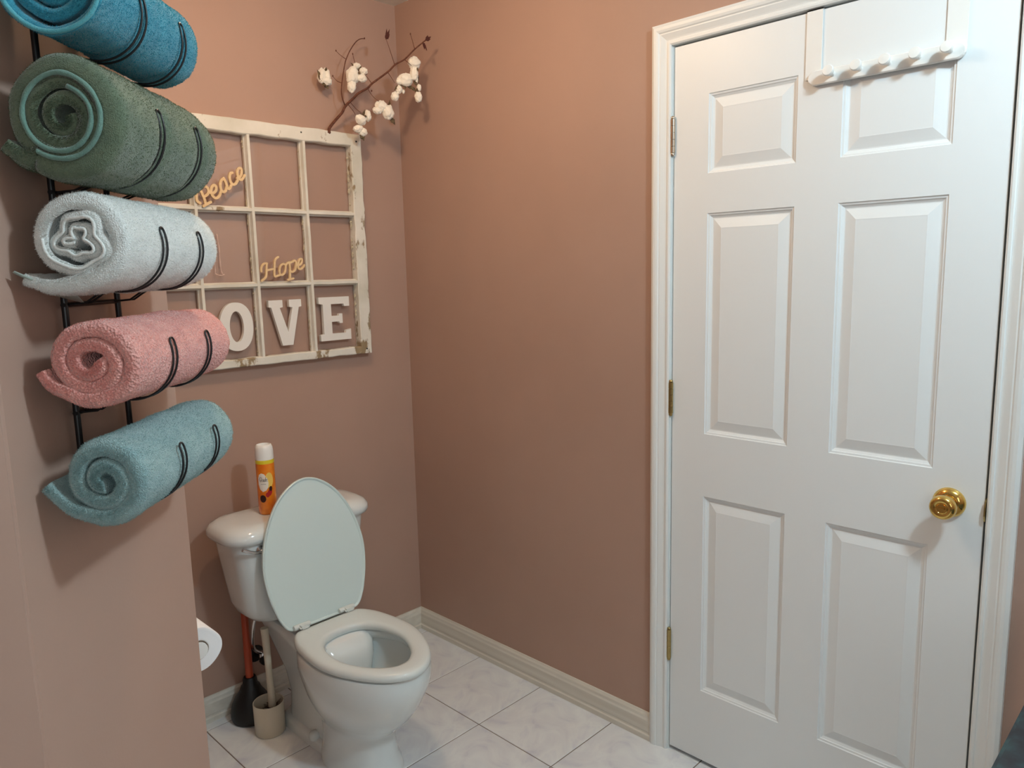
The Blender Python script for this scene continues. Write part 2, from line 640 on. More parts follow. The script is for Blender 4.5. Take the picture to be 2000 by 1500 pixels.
# knob
ko = (0, -1.922, 0.930)
kb = MB().lathe([(0.0, 0.0595), (0.0125, 0.0595), (0.0165, 0.0615), (0.0225, 0.0600), (0.0262, 0.0540), (0.0270, 0.0470), (0.0245, 0.0410), (0.0250, 0.0385), (0.0215, 0.0330), (0.0150, 0.0290), (0.0125, 0.0240), (0.0140, 0.0180), (0.0180, 0.0140)][::-1], 40, ko, (-1, 0, 0)).build('door_knob', M['brass'], door, True, 50)
kb['label'] = 'polished brass door knob'
MB().lathe([(0.0335, 0.0), (0.0335, 0.003), (0.0315, 0.0075), (0.0260, 0.0125), (0.0185, 0.0150), (0.0, 0.0150)], 40, ko, (-1, 0, 0)).build('rosette', M['brass'], kb, True, 50)
tb = MB().lathe([(0.0125, 0.0585), (0.0125, 0.0602), (0.0108, 0.0604), (0.0100, 0.0596)], 28, ko, (-1, 0, 0))
tb.box((-0.0640, ko[1] - 0.0068, ko[2] - 0.002), (-0.0590, ko[1] + 0.0068, ko[2] + 0.002), 0.0008)
tb.build('turn_button', M['brass'], kb, True, 40)

# over-the-door hook rack
rack = thing('over_door_hook_rack', 'white five-peg hook rack hanging over the top of the door', 'hook rack', (-0.008, -1.738, 1.87))
for y0, y1 in ((-1.5645, -1.6015), (-1.8615, -1.9010)):
    s_ = MB()
    s_.box((-0.0042, y1, 1.889), (-0.0012, y0, DTOP + 0.0035))
    s_.box((-0.0042, y1, DTOP + 0.001), (0.039, y0, DTOP + 0.0035))
    s_.box((0.0362, y1, DTOP - 0.03), (0.0388, y0, DTOP + 0.0035))
    s_.build('strap', M['white_plastic'], rack)
rr = 0.0165
sec = []
ya, yb, zc = -1.574, -1.902, 1.889
for k in range(9):
    a = PI / 2 * 0 + PI * k / 8 - PI / 2
    sec.append((ya - rr + rr * math.cos(a), zc + rr * math.sin(a)))
for k in range(9):
    a = PI / 2 + PI * k / 8
    sec.append((yb + rr + rr * math.cos(a), zc + rr * math.sin(a)))
MB().loft([[(-0.0042, y, z) for y, z in sec], [(-0.0115, y, z) for y, z in sec], [(-0.0135, (y - (ya + yb) / 2) * 0.99 + (ya + yb) / 2, (z - zc) * 0.86 + zc) for y, z in sec]]).build('bar', M['white_plastic'], rack)
for k in range(5):
    y = -1.632 - k * 0.0602
    MB().lathe([(0.0065, 0.0), (0.0060, 0.006), (0.0060, 0.016), (0.0080, 0.019), (0.0122, 0.022), (0.0128, 0.026), (0.0110, 0.030), (0.0, 0.031)], 24, (-0.013, y, zc + 0.002), (-1, 0, 0.12)).build('peg', M['white_plastic'], rack, True, 50)

# ------------------------------------------------------------------ vanity whose countertop corner is in view
van = thing('bathroom_vanity', 'vanity with dark teal mottled countertop beside the door', 'vanity', (-0.35, -2.75, 0))
VZ, VX, VY = 0.77, -0.72, -2.162
MB().box((VX, -3.45, VZ - 0.032), (-0.004, VY, VZ), 0.006).build('countertop', M['stone'], van)['label'] = 'dark teal mottled countertop'
MB().box((VX + 0.03, -3.44, 0.001), (-0.006, VY - 0.02, VZ - 0.033)).build('cabinet_body', M['cabinet'], van)
for k in range(3):
    y = -2.20 - k * 0.42
    d_ = MB().box((VX + 0.012, y - 0.40, 0.10), (VX + 0.031, y, VZ - 0.06), 0.003).build('cabinet_door', M['cabinet'], van)
    MB().lathe([(0.006, 0), (0.005, 0.012), (0.012, 0.016), (0.012, 0.022), (0, 0.025)], 16, (VX + 0.012, y - 0.36, 0.6), (-1, 0, 0)).build('cabinet_knob', M['nickel'], d_, True, 50)


# ------------------------------------------------------------------ toilet
XC = -0.668
TL = thing('toilet', 'white two-piece toilet with the lid up and seat down', 'toilet', (XC, -0.45, 0))


def egg(yf, yb, hw, z, n=48, flat=0.0, x=XC, pw=2.0, split=0.56):
    """egg outline: rounder at the front (yf), wide towards the back (yb)"""
    out = []
    L_ = yb - yf
    ym = yf + L_ * split
    for k in range(n):
        a = 2 * PI * k / n
        c, s_ = math.cos(a), math.sin(a)
        e = 2.0 / pw
        cc = math.copysign(abs(c) ** e, c)
        ss = math.copysign(abs(s_) ** e, s_)
        y = ym + (yb - ym) * ss if ss > 0 else ym + (ym - yf) * ss
        out.append((x + hw * cc, y, z))
    return out


b = MB()
rings = [egg(-0.690, -0.40, 0.100, 0.0, pw=2.5), egg(-0.682, -0.40, 0.097, 0.020, pw=2.5), egg(-0.672, -0.40, 0.089, 0.045, pw=2.4), egg(-0.668, -0.40, 0.085, 0.09, pw=2.4), egg(-0.672, -0.39, 0.088, 0.125, pw=2.3), egg(-0.693, -0.385, 0.097, 0.145),
         egg(-0.722, -0.38, 0.112, 0.172), egg(-0.752, -0.37, 0.128, 0.20), egg(-0.783, -0.36, 0.145, 0.24), egg(-0.808, -0.35, 0.158, 0.285), egg(-0.824, -0.345, 0.167, 0.32), egg(-0.826, -0.345, 0.167, 0.358), egg(-0.822, -0.35, 0.163, 0.371), egg(-0.810, -0.36, 0.152, 0.3755),
         egg(-0.782, -0.46, 0.126, 0.3755), egg(-0.776, -0.47, 0.120, 0.366), egg(-0.779, -0.465, 0.124, 0.345), egg(-0.789, -0.45, 0.134, 0.337), egg(-0.786, -0.45, 0.132, 0.315), egg(-0.755, -0.45, 0.115, 0.26), egg(-0.71, -0.46, 0.090, 0.21), egg(-0.66, -0.48, 0.060, 0.17), egg(-0.63, -0.50, 0.035, 0.15)]
b.loft(rings, True, True)
# trapway body behind the column, and the deck under the tank


def rrect(hw, y0, y1, z, r=0.03, n=6, x=XC):
    out = []
    for cx_, cy_, a0 in ((x + hw - r, y1 - r, 0), (x - hw + r, y1 - r, PI / 2), (x - hw + r, y0 + r, PI), (x + hw - r, y0 + r, 1.5 * PI)):
        for k in range(n + 1):
            a = a0 + PI / 2 * k / n
            out.append((cx_ + r * math.cos(a), cy_ + r * math.sin(a), z))
    return out


b.loft([rrect(0.079, -0.60, -0.15, 0.0, 0.06), rrect(0.077, -0.595, -0.155, 0.022, 0.06), rrect(0.073, -0.58, -0.165, 0.032, 0.06), rrect(0.058, -0.56, -0.18, 0.038, 0.04)])
b.loft([rrect(0.062, -0.56, -0.19, 0.03, 0.05), rrect(0.056, -0.56, -0.19, 0.12, 0.05), rrect(0.060, -0.55, -0.17, 0.19, 0.05), rrect(0.075, -0.54, -0.15, 0.25, 0.05), rrect(0.086, -0.54, -0.12, 0.31, 0.05), rrect(0.098, -0.52, -0.105, 0.345, 0.05), rrect(0.102, -0.50, -0.10, 0.366, 0.05), rrect(0.097, -0.49, -0.108, 0.374, 0.045)])
b.build('bowl', M['porcelain'], TL, True, 50)
MB().loft([egg(-0.690, -0.468, 0.076, 0.190), egg(-0.692, -0.466, 0.077, 0.1905)]).build('water', M['water'], TL)
for sx in (-1, 1):
    MB().lathe([(0.0185, 0.0), (0.0185, 0.006), (0.0165, 0.016), (0.010, 0.022), (0.0, 0.024)], 20, (XC + sx * 0.069, -0.385, 0.0295)).build('bolt_cap', M['seat'], TL, True, 50)

# seat: outer egg with squared back, oval hole


def outline(profile, n=13):
    """closed ring from a half profile of (along, half width) points: left side, then back down the right side"""
    pp = smooth_path([(a, h, 0) for a, h in profile], 5)
    half = [(p.x, max(0.0, p.y)) for p in pp]
    return [(a, h) for a, h in half] + [(a, -h) for a, h in half[-2:0:-1]]


def inset_ring(ring, q):
    """shrink a closed ring of (a, h) points inwards by q"""
    out = []
    n = len(ring)
    ca = sum(p[0] for p in ring) / n
    for i in range(n):
        p0, p1 = Vector(ring[i - 2]), Vector(ring[(i + 2) % n])
        d = p1 - p0
        nr = Vector((-d.y, d.x))
        if nr.length < 1e-9:
            nr = Vector((1, 0))
        nr.normalize()
        if nr.dot(Vector((ca - ring[i][0], -ring[i][1]))) < 0:
            nr = -nr
        out.append((ring[i][0] + nr.x * q, ring[i][1] + nr.y * q))
    return out


SEAT_O = outline([(-0.384, 0.0), (-0.384, 0.05), (-0.385, 0.098), (-0.392, 0.114), (-0.412, 0.130), (-0.455, 0.148), (-0.52, 0.159), (-0.58, 0.163), (-0.625, 0.160), (-0.672, 0.149), (-0.707, 0.135), (-0.746, 0.116), (-0.782, 0.092), (-0.808, 0.068), (-0.826, 0.042), (-0.834, 0.020), (-0.837, 0.0)])
SEAT_I = outline([(-0.474, 0.0), (-0.477, 0.030), (-0.490, 0.060), (-0.52, 0.086), (-0.555, 0.100), (-0.60, 0.106), (-0.64, 0.104), (-0.675, 0.094), (-0.71, 0.078), (-0.740, 0.058), (-0.762, 0.034), (-0.772, 0.015), (-0.774, 0.0)])


def seat_out(q, z):
    return [(XC + h, a, z) for a, h in inset_ring(SEAT_O, q)]


def seat_in(q, z):
    # same count of points as the outer ring, spread by arc length
    r = inset_ring(SEAT_I, -q)
    n, m_ = len(SEAT_O), len(r)
    out = []
    for k in range(n):
        hk = k if k <= n // 2 else n - k
        f_ = hk / (n / 2) * (m_ / 2)
        i0 = int(math.floor(f_))
        t_ = f_ - i0
        i1 = min(i0 + 1, m_ // 2)
        a = r[i0][0] * (1 - t_) + r[i1][0] * t_
        h = abs(r[i0][1]) * (1 - t_) + abs(r[i1][1]) * t_
        out.append((XC - 0.006 + (h if k <= n // 2 else -h), a, z))
    return out


SZ = 0.3765
b = MB()
prof_o = [(0.004, SZ + 0.0005), (0.0, SZ + 0.004), (0.0, SZ + 0.012), (0.003, SZ + 0.019), (0.010, SZ + 0.0235), (0.022, SZ + 0.025)]
prof_i = [(0.016, SZ + 0.0248), (0.006, SZ + 0.022), (0.001, SZ + 0.016), (0.0, SZ + 0.008), (0.003, SZ + 0.0005)]
b.loft([seat_out(q, z) for q, z in prof_o] + [seat_in(q, z) for q, z in prof_i] + [seat_out(0.004, SZ + 0.0005)], False, False)
b.build('seat', M['seat'], TL, True, 60)
# lid, standing up against the tank
LH = Vector((0, -0.366, SZ + 0.020))
LTOP = Vector((0, -0.303, 0.824))
ld = (LTOP - LH)
ll = ld.length
ld.normalize()
ln = Vector((0, -ld.z, ld.y))       # faces the room


def lid_pt(x, s_, h):
    p = LH + ld * s_ + ln * h
    return (XC + x, p.y, p.z)


LID_O = outline([(-0.006, 0.0), (-0.006, 0.06), (-0.005, 0.108), (0.006, 0.130), (0.03, 0.145), (0.06, 0.157), (0.12, 0.172), (0.19, 0.178), (0.255, 0.169), (0.32, 0.147), (0.375, 0.116), (0.412, 0.082), (0.435, 0.048), (0.445, 0.022), (0.448, 0.0)])


def lid_ring(q, h):
    return [lid_pt(x + 0.006 - 0.010 * a, a, h) for a, x in inset_ring(LID_O, q)]


b = MB()
b.loft([lid_ring(0.03, -0.018), lid_ring(0.012, -0.017), lid_ring(0.003, -0.013), lid_ring(0.0, -0.006), lid_ring(0.0, 0.0), lid_ring(0.0022, 0.002), lid_ring(0.0058, 0.0012), lid_ring(0.0085, -0.0022), lid_ring(0.03, -0.0026)])
b.build('lid', M['lid'], TL, True, 45)
for sx in (-1, 1):
    h = MB()
    h.box((XC + sx * 0.080 - 0.016, -0.398, SZ + 0.0205), (XC + sx * 0.080 + 0.016, -0.368, SZ + 0.0335), 0.005)
    h.lathe([(0.0075, -0.027), (0.0088, -0.024), (0.0088, 0.024), (0.0075, 0.027)], 14, (XC + sx * 0.080, -0.373, SZ + 0.026), (1, 0, 0))
    h.build('hinge', M['seat'], TL, True, 45)
# tank
XT = -0.660
b = MB()
b.loft([rrect(0.100, -0.225, -0.140, 0.382, 0.04, x=XT), rrect(0.140, -0.250, -0.120, 0.386, 0.05, x=XT), rrect(0.168, -0.266, -0.108, 0.398, 0.06, x=XT), rrect(0.190, -0.276, -0.098, 0.420, 0.065, x=XT), rrect(0.203, -0.282, -0.094, 0.450, 0.065, x=XT), rrect(0.212, -0.285, -0.090, 0.52, 0.06, x=XT), rrect(0.222, -0.287, -0.087, 0.60, 0.055, x=XT), rrect(0.231, -0.289, -0.085, 0.672, 0.055, x=XT)])
b.lathe([(0.05, 0.37), (0.05, 0.395)], 20, (XC, -0.19, 0))
b.build('tank', M['porcelain'], TL, True, 50)
b = MB()
b.loft([rrect(0.238, -0.292, -0.080, 0.668, 0.06, x=XT), rrect(0.252, -0.303, -0.070, 0.671, 0.075, x=XT), rrect(0.257, -0.307, -0.067, 0.681, 0.08, x=XT), rrect(0.256, -0.306, -0.068, 0.694, 0.08, x=XT), rrect(0.247, -0.298, -0.075, 0.708, 0.08, x=XT), rrect(0.230, -0.284, -0.088, 0.717, 0.075, x=XT), rrect(0.20, -0.262, -0.11, 0.7205, 0.06, x=XT), rrect(0.10, -0.21, -0.16, 0.7215, 0.02, x=XT)])
b.build('tank_lid', M['porcelain'], TL, True, 60)
fl = MB()
fl.lathe([(0.013, 0), (0.013, 0.006), (0.009, 0.009), (0.008, 0.018), (0, 0.020)], 18, (-0.823, -0.287, 0.648), (0, -1, 0))
pth = smooth_path([(-0.815, -0.305, 0.652), (-0.826, -0.306, 0.647), (-0.842, -0.307, 0.6475), (-0.862, -0.307, 0.655), (-0.884, -0.306, 0.668)], 5)
fl.tube(pth, [0.0062 - 0.0016 * math.sin(PI * i / (len(pth) - 1)) for i in range(len(pth))], 10)
fo = fl.build('flush_lever', M['chrome'], TL, True, 50)
fo['label'] = 'chrome flush lever'
# water supply under the tank
sp = MB()
sp.tube(smooth_path([(-0.790, -0.16, 0.395), (-0.795, -0.14, 0.33), (-0.775, -0.09, 0.24), (-0.735, -0.058, 0.195)], 6), 0.006, 10)
sp.lathe([(0.011, 0), (0.013, 0.012), (0.011, 0.026)], 14, (-0.729, -0.055, 0.170))
so = sp.build('supply_line', M['chrome'], TL, True, 50)
so['label'] = 'grey flexible supply line'
vv = MB().lathe([(0.030, 0), (0.028, 0.004), (0.010, 0.007), (0.009, 0.055), (0.016, 0.058), (0.016, 0.072), (0.0, 0.075)], 18, (-0.729, -0.001, 0.170), (0, -1, 0)).build('shutoff_valve', M['rubber'], TL, True, 50)

# ------------------------------------------------------------------ spray can on the tank
CX, CY, CB = -0.737, -0.190, 0.7216
can = thing('air_freshener_can', 'orange and white aerosol air freshener can standing on the toilet tank', 'aerosol can', (CX, CY, CB))
CR = 0.0282
m = mat('can_orange', (226, 120, 24), 0.22, coat=0.3)
t = tex(m, 'noise', 30, 3)
ramp_color(m, t, [(0.3, (222, 104, 18)), (0.7, (238, 142, 34))])
MB().lathe([(CR * 0.9, 0), (CR * 0.97, 0.002), (CR * 0.97, 0.006), (CR, 0.008), (CR, 0.160), (CR * 0.98, 0.164)], 40, (CX, CY, CB)).build('can_body', m, can, True, 50)
M['c_yellow'] = mat('can_yellow', (226, 206, 48), 0.25)
MB().lathe([(CR * 0.99, 0.163), (CR * 1.005, 0.165), (CR * 1.0, 0.172), (CR * 0.97, 0.176)], 40, (CX, CY, CB)).build('shoulder_band', M['c_yellow'], can, True, 50)
cp = MB().lathe([(CR * 0.985, 0.175), (CR * 0.985, 0.200), (CR * 0.94, 0.212), (CR * 0.82, 0.221), (CR * 0.72, 0.222), (CR * 0.66, 0.214), (CR * 0.4, 0.212), (0, 0.212)], 40, (CX, CY, CB))
cp.build('cap', M['white_plastic'], can, True, 50)
cam_az = math.atan2(-2.363 - CY, -1.823 - CX)


def on_can(a_deg, h, r=CR + 0.0002):
    a = cam_az + math.radians(a_deg)
    return (CX + r * math.cos(a), CY + r * math.sin(a), CB + h)


def decal(name, outline, mm, lift, parent=can):
    """flat print wrapped on the can: a fan of strips following the curve"""
    n = len(outline)
    ca = sum(p[0] for p in outline) / n
    ch = sum(p[1] for p in outline) / n
    K = 5
    b_ = MB()
    rings = []
    for k in range(K + 1):
        s_ = 1 - k / K * 0.98
        rings.append([on_can(ca + (p[0] - ca) * s_, ch + (p[1] - ch) * s_, CR + lift) for p in outline])
    b_.loft(rings, False, True)
    return b_.build(name, mm, parent)


def oval(ca, ch, ra, rh, n=20, sk=0.0):
    return [(ca + ra * math.cos(2 * PI * k / n) + sk * math.sin(2 * PI * k / n), ch + rh * math.sin(2 * PI * k / n)) for k in range(n)]


M['c_white'] = mat('can_print_white', (236, 228, 216), 0.3)
M['c_red'] = mat('can_print_red', (176, 34, 38), 0.3)
M['c_dark'] = mat('can_print_dark', (52, 24, 22), 0.3)
M['c_cream'] = mat('can_print_yellow', (238, 200, 96), 0.3)
M['c_ink'] = mat('can_print_ink', (58, 52, 48), 0.4)
# negative angles lie to the viewer's left
sg = 1


def A(a):
    return sg * a


decal('print_swirl', [(A(a), h) for a, h in oval(20, 0.112, 26, 0.024)], M['c_cream'], 0.0003)
decal('print_patch', [(A(a), h) for a, h in [(-52, 0.118), (-44, 0.130), (-28, 0.135), (-10, 0.132), (8, 0.118), (14, 0.102), (10, 0.088), (-4, 0.079), (-24, 0.075), (-42, 0.083), (-52, 0.098)]], M['c_white'], 0.0005)
decal('print_fruit', [(A(a), h) for a, h in oval(18, 0.072, 15, 0.011, sk=5)], M['c_red'], 0.0007)
decal('print_fruit', [(A(a), h) for a, h in oval(4, 0.065, 12, 0.008)], M['c_red'], 0.0009)
decal('print_leaf', [(A(a), h) for a, h in oval(25, 0.084, 10, 0.008)], M['c_dark'], 0.0009)
decal('print_badge', [(A(a), h) for a, h in oval(-27, 0.053, 20, 0.012)], M['c_dark'], 0.0007)
# brand script on the white patch: letters G l a d e as thin ink strokes
sc = [[(-30, 9), (-34, 11), (-39, 9), (-41, 4), (-38, 0), (-33, 0), (-31, 4), (-35, 4)], [(-25, 11), (-27, 5), (-26, 0), (-23, 0)], [(-14, 5), (-18, 6), (-20, 3), (-18, 0), (-15, 2), (-14, 5), (-13, 0), (-11, 0)], [(-4, 6), (-8, 5), (-9, 2), (-7, 0), (-4, 2), (-2, 11), (-4, 3), (-2, 0)], [(2, 3), (6, 4), (5, 6), (2, 5), (1, 2), (4, 0), (8, 1)]]
b = MB()
for st in sc:
    pp = smooth_path([on_can(A(a), 0.1085 + h * 0.00125, CR + 0.0007) for a, h in st], 3)
    b.tube(pp, 0.00055, 6)
pp = [on_can(A(a), 0.100 + 0.001 * math.sin(a), CR + 0.0006) for a in range(-34, 0, 4)]
b.tube(pp, 0.0005, 6)
b.build('brand_script', M['c_ink'], can)['label'] = 'dark script lettering on the white patch'

# ------------------------------------------------------------------ plunger, brush
pl = thing('toilet_plunger', 'black rubber plunger with an orange wooden handle behind the brush', 'plunger', (-0.795, -0.082, 0))
PX, PY = -0.795, -0.086
MB().lathe([(0.055, 0.0), (0.0650, 0.004), (0.0685, 0.016), (0.0680, 0.032), (0.0620, 0.056), (0.0520, 0.076), (0.0410, 0.092), (0.0340, 0.104), (0.0310, 0.114), (0.0240, 0.121), (0.0225, 0.140), (0.0190, 0.146), (0.0, 0.146)], 32, (PX, PY, 0)).build('rubber_cup', M['rubber'], pl, True, 50)
MB().tube([(PX, PY, 0.138), (PX + 0.0015, PY + 0.003, 0.25), (PX + 0.003, PY + 0.008, 0.378)], [0.0125, 0.0125, 0.0115], 16).build('handle', M['orange_wood'], pl, True, 50)
BX, BY = -0.7935, -0.205
bh = thing('toilet_brush_holder', 'small cream plastic cup holding the toilet brush', 'brush holder', (BX, BY, 0))
MB().lathe([(0.0445, 0.0), (0.0475, 0.004), (0.0480, 0.05), (0.0485, 0.1045), (0.0475, 0.106), (0.0455, 0.105), (0.0445, 0.10), (0.0430, 0.02), (0.0, 0.012)], 36, (BX, BY, 0)).build('cup', M['cream'], bh, True, 50)
br = thing('toilet_brush', 'cream handled toilet brush standing in its cup', 'toilet brush', (BX, BY, 0.014))
hp = [(BX + 0.010, BY - 0.004, 0.075), (BX + 0.0105, BY - 0.003, 0.12), (BX + 0.010, BY + 0.000, 0.20), (BX + 0.009, BY + 0.003, 0.30), (BX + 0.008, BY + 0.005, 0.352)]
MB().tube(smooth_path(hp, 4), [0.0105 + 0.0022 * abs(i - 8) / 8 for i in range(17)], 14).build('handle', M['cream'], br, True, 50)
b = MB()
random.seed(3)
for k in range(260):
    a = random.uniform(0, 2 * PI)
    z = 0.034 + random.random() * 0.05
    d = Vector((math.cos(a), math.sin(a), random.uniform(0.0, 0.6)))
    p0 = Vector((BX + 0.010, BY - 0.004, z))
    p1 = p0 + d * random.uniform(0.022, 0.032)
    sd = d.cross(Vector((0, 0, 1))).normalized() * 0.0009
    b.add([p0 - sd, p0 + sd, p1 + sd, p1 - sd], [(0, 1, 2, 3)])
b.lathe([(0.012, 0.016), (0.014, 0.03), (0.013, 0.085), (0.010, 0.09)], 12, (BX + 0.010, BY - 0.004, 0))
bo = b.build('bristles', M['bristle'], br)
bo['kind'] = 'stuff'

# ------------------------------------------------------------------ toilet paper on the hidden face of the partition
TX, TZ = -1.262, 0.714
th = thing('toilet_paper_holder', 'white toilet paper holder on the far side of the towel wall', 'paper holder', (E.x, -0.84, TZ))
b = MB()
b.lathe([(0.024, 0), (0.024, 0.006), (0.012, 0.010), (0.010, 0.069)], 18, (E.x, -0.775, TZ), (1, 0, 0))
b.lathe([(0.010, 0), (0.013, 0.004), (0.013, 0.010), (0.010, 0.014)], 18, (TX, -0.775 + 0.004, TZ), (0, -1, 0))
b.build('mount', M['white_plastic'], th, True, 50)
MB().lathe([(0.0095, 0.0), (0.0095, 0.1235), (0.0175, 0.1245), (0.0175, 0.1285), (0.0, 0.1295)], 18, (TX, -0.772, TZ), (0, -1, 0)).build('rod', M['white_plastic'], th, True, 50)
tp = thing('toilet_paper_roll', 'white toilet paper roll peeking out past the edge of the towel wall', 'toilet paper', (TX, -0.84, TZ))


def roll_ring(r, y, wob=1.0):
    out = []
    for k in range(56):
        a = 2 * PI * k / 56
        q = r * (1 + wob * (0.035 * math.cos(3 * a + 0.6) + 0.018 * math.cos(5 * a)))
        out.append((TX + q * math.cos(a), y, TZ + q * math.sin(a)))
    return out


rr_ = []
yn, yf = -0.897, -0.797
for r, y in ((0.021, yf), (0.046, yf), (0.0485, yf - 0.004), (0.0485, yn + 0.006), (0.0465, yn + 0.001), (0.042, yn)):
    rr_.append(roll_ring(r, y))
for k in range(7):
    r = 0.040 - 0.0030 * k
    rr_.append(roll_ring(r, yn + (0.0005 if k % 2 == 0 else 0.0)))
rr_.append(roll_ring(0.0205, yn + 0.001, 0.3))
rr_.append(roll_ring(0.0200, yf, 0.3))
MB().loft(rr_, False, False).build('roll', M['tissue'], tp, True, 50)
M['card'] = mat('cardboard', (150, 132, 112), 0.9)
MB().lathe([(0.0198, 0.0), (0.0198, 0.1), (0.0188, 0.1), (0.0188, 0.0)], 28, (TX, yf + 0.0, TZ), (0, -1, 0), cap=False).build('core', M['card'], tp, True, 50)

# ------------------------------------------------------------------ old window sash on the back wall
sash = thing('window_sash', 'old white twelve-pane wooden window sash with peeling paint, hung on the wall', 'window frame', (-0.63, -0.018, 1.175))
YB_, YF_ = -0.003, -0.037
XR, XL, ZB, ZTP = -0.204, -1.060, 1.173, 1.954


def wavy_bar(name, x0, x1, z0, z1, y0, y1, mm, parent, horiz, seed, amp=0.0012, n=24):
    """a bar with slightly ragged edges"""
    b_ = MB()
    rings = []
    ch = 0.003
    for k in range(n + 1):
        t_ = k / n
        nz = lambda q: amp * noise.noise(Vector((t_ * 14 + seed * 7.3, q * 5.1, seed)))
        if horiz:
            x = x0 + (x1 - x0) * t_
            za, zb = z0 + nz(1), z1 + nz(2)
            rings.append([(x, y0, za), (x, y1 + ch, za), (x, y1, za + ch), (x, y1, zb - ch), (x, y1 + ch, zb), (x, y0, zb)])
        else:
            z = z0 + (z1 - z0) * t_
            xa, xb = x0 + nz(1), x1 + nz(2)
            rings.append([(xa, y0, z), (xa, y1 + ch, z), (xa + ch, y1, z), (xb - ch, y1, z), (xb, y1 + ch, z), (xb, y0, z)])
    b_.loft(rings)
    return b_.build(name, mm, parent)


wavy_bar('stile', -0.249, XR, ZB, ZTP, YB_, YF_, M['sash_worn'], sash, False, 1, 0.004)
wavy_bar('stile', XL, -1.008, ZB, ZTP, YB_, YF_, M['sash_worn'], sash, False, 2, 0.003)
tr_ = wavy_bar('rail', -1.008, -0.249, 1.912, ZTP + 0.002, YB_, YF_ - 0.001, M['sash'], sash, True, 3, 0.003)
wavy_bar('rail', -1.008, -0.249, ZB, 1.200, YB_, YF_ - 0.0005, M['sash_worn'], sash, True, 4, 0.003)
MUX, MUZ = (-0.436, -0.634, -0.820), (1.676, 1.436)


def muntin(name, c, a0, a1, horiz, seed, mm):
    prof = [(-0.0045, YB_ - 0.004), (-0.0100, YB_ - 0.006), (-0.0105, -0.020), (-0.0075, -0.024), (-0.0055, -0.031), (-0.0045, YF_ + 0.001), (0.0045, YF_ + 0.001), (0.0055, -0.031), (0.0075, -0.024), (0.0105, -0.020), (0.0100, YB_ - 0.006), (0.0045, YB_ - 0.004)]
    rings = []
    for k in range(21):
        t_ = a0 + (a1 - a0) * k / 20
        wv = 0.0010 * noise.noise(Vector((t_ * 18, seed * 3.3, 1)))
        rings.append([(t_, y + (0.0007 if y < -0.034 else 0.0), c + q + wv) if horiz else (c + q + wv, y, t_) for q, y in prof])
    return MB().loft(rings).build(name, mm, sash)


for i, x in enumerate(MUX):
    muntin('muntin', x, 1.199, 1.913, False, i + 5, M['sash'])
for i, z in enumerate(MUZ):
    muntin('muntin', z, -1.009, -0.248, True, i + 9, M['sash'])
xe = [-1.008, -0.820, -0.634, -0.436, -0.249]
ze = [1.200, 1.436, 1.676, 1.912]
for i in range(4):
    for j in range(3):
        MB().box((xe[i] + 0.004, -0.0145, ze[j] + 0.004), (xe[i + 1] - 0.004, -0.012, ze[j + 1] - 0.004)).build('pane', M['glass'], sash)
# crumbs of dry putty along the panes
b = MB()
random.seed(12)
for i in range(1, 4):
    for j in range(3):
        for side in (0, 1):
            for k in range(13):
                if random.random() < 0.45:
                    continue
                z = ze[j] + 0.014 + (ze[j + 1] - ze[j] - 0.028) * (k + random.random() * 0.8) / 13
                x = xe[i] + 0.011 if side == 0 else xe[i + 1] - (0.011 if i < 3 else 0.002)
                w_ = random.uniform(0.0015, 0.0045) if not (i == 3 and side == 1) else random.uniform(0.003, 0.008)
                hh = random.uniform(0.004, 0.014)
                sx = 1 if side == 0 else -1
                b.add([(x, -0.0150, z - hh), (x + sx * w_, -0.0152, z - hh * 0.3), (x + sx * w_ * 0.7, -0.0165, z + hh * 0.5), (x, -0.0150, z + hh), (x, -0.021, z)], [(0, 1, 4), (1, 2, 4), (2, 3, 4), (0, 1, 2, 3)])
b.build('putty', M['putty'], sash)['kind'] = 'stuff'
for x, z in ((-0.226, 1.930), (-0.444, 1.938), (-0.226, 1.19)):
    MB().lathe([(0.0032, 0.0), (0.0028, 0.0012), (0.0, 0.0014)], 12, (x, YF_ - 0.0002, z), (0, -1, 0)).build('nail_head', M['rubber'], sash, True)
# dried glue smears on the left glass
b = MB()
for st in ([(-0.775, 1.62), (-0.772, 1.56), (-0.766, 1.50), (-0.768, 1.475)], [(-0.752, 1.60), (-0.748, 1.55), (-0.748, 1.49), (-0.741, 1.470)], [(-0.768, 1.475), (-0.75, 1.469), (-0.737, 1.473)]):
    pp = smooth_path([(x, -0.0148, z) for x, z in st], 5)
    b.tube(pp, [0.0016 + 0.0009 * math.sin(i * 1.7) for i in range(len(pp))], 6)
m = mat('glue_smear', (206, 178, 166), 0.5)
b.build('glue_smear', m, sash, True)

# letters on the glass
YG = -0.0150


def letter(name, label, polys, th_=0.013, holes=None):
    b_ = MB()
    for poly in polys:
        b_.prism(poly, lambda p: (p[0], YG, p[1]), lambda p: (p[0], YG - th_, p[1]))
    o = b_.build(name, M['letter'])
    return tag(o, label, 'letter', 'letters spelling a word along the bottom of the sash')


def rectp(x0, x1, z0, z1):
    return [(x0, z0), (x1, z0), (x1, z1), (x0, z1)]


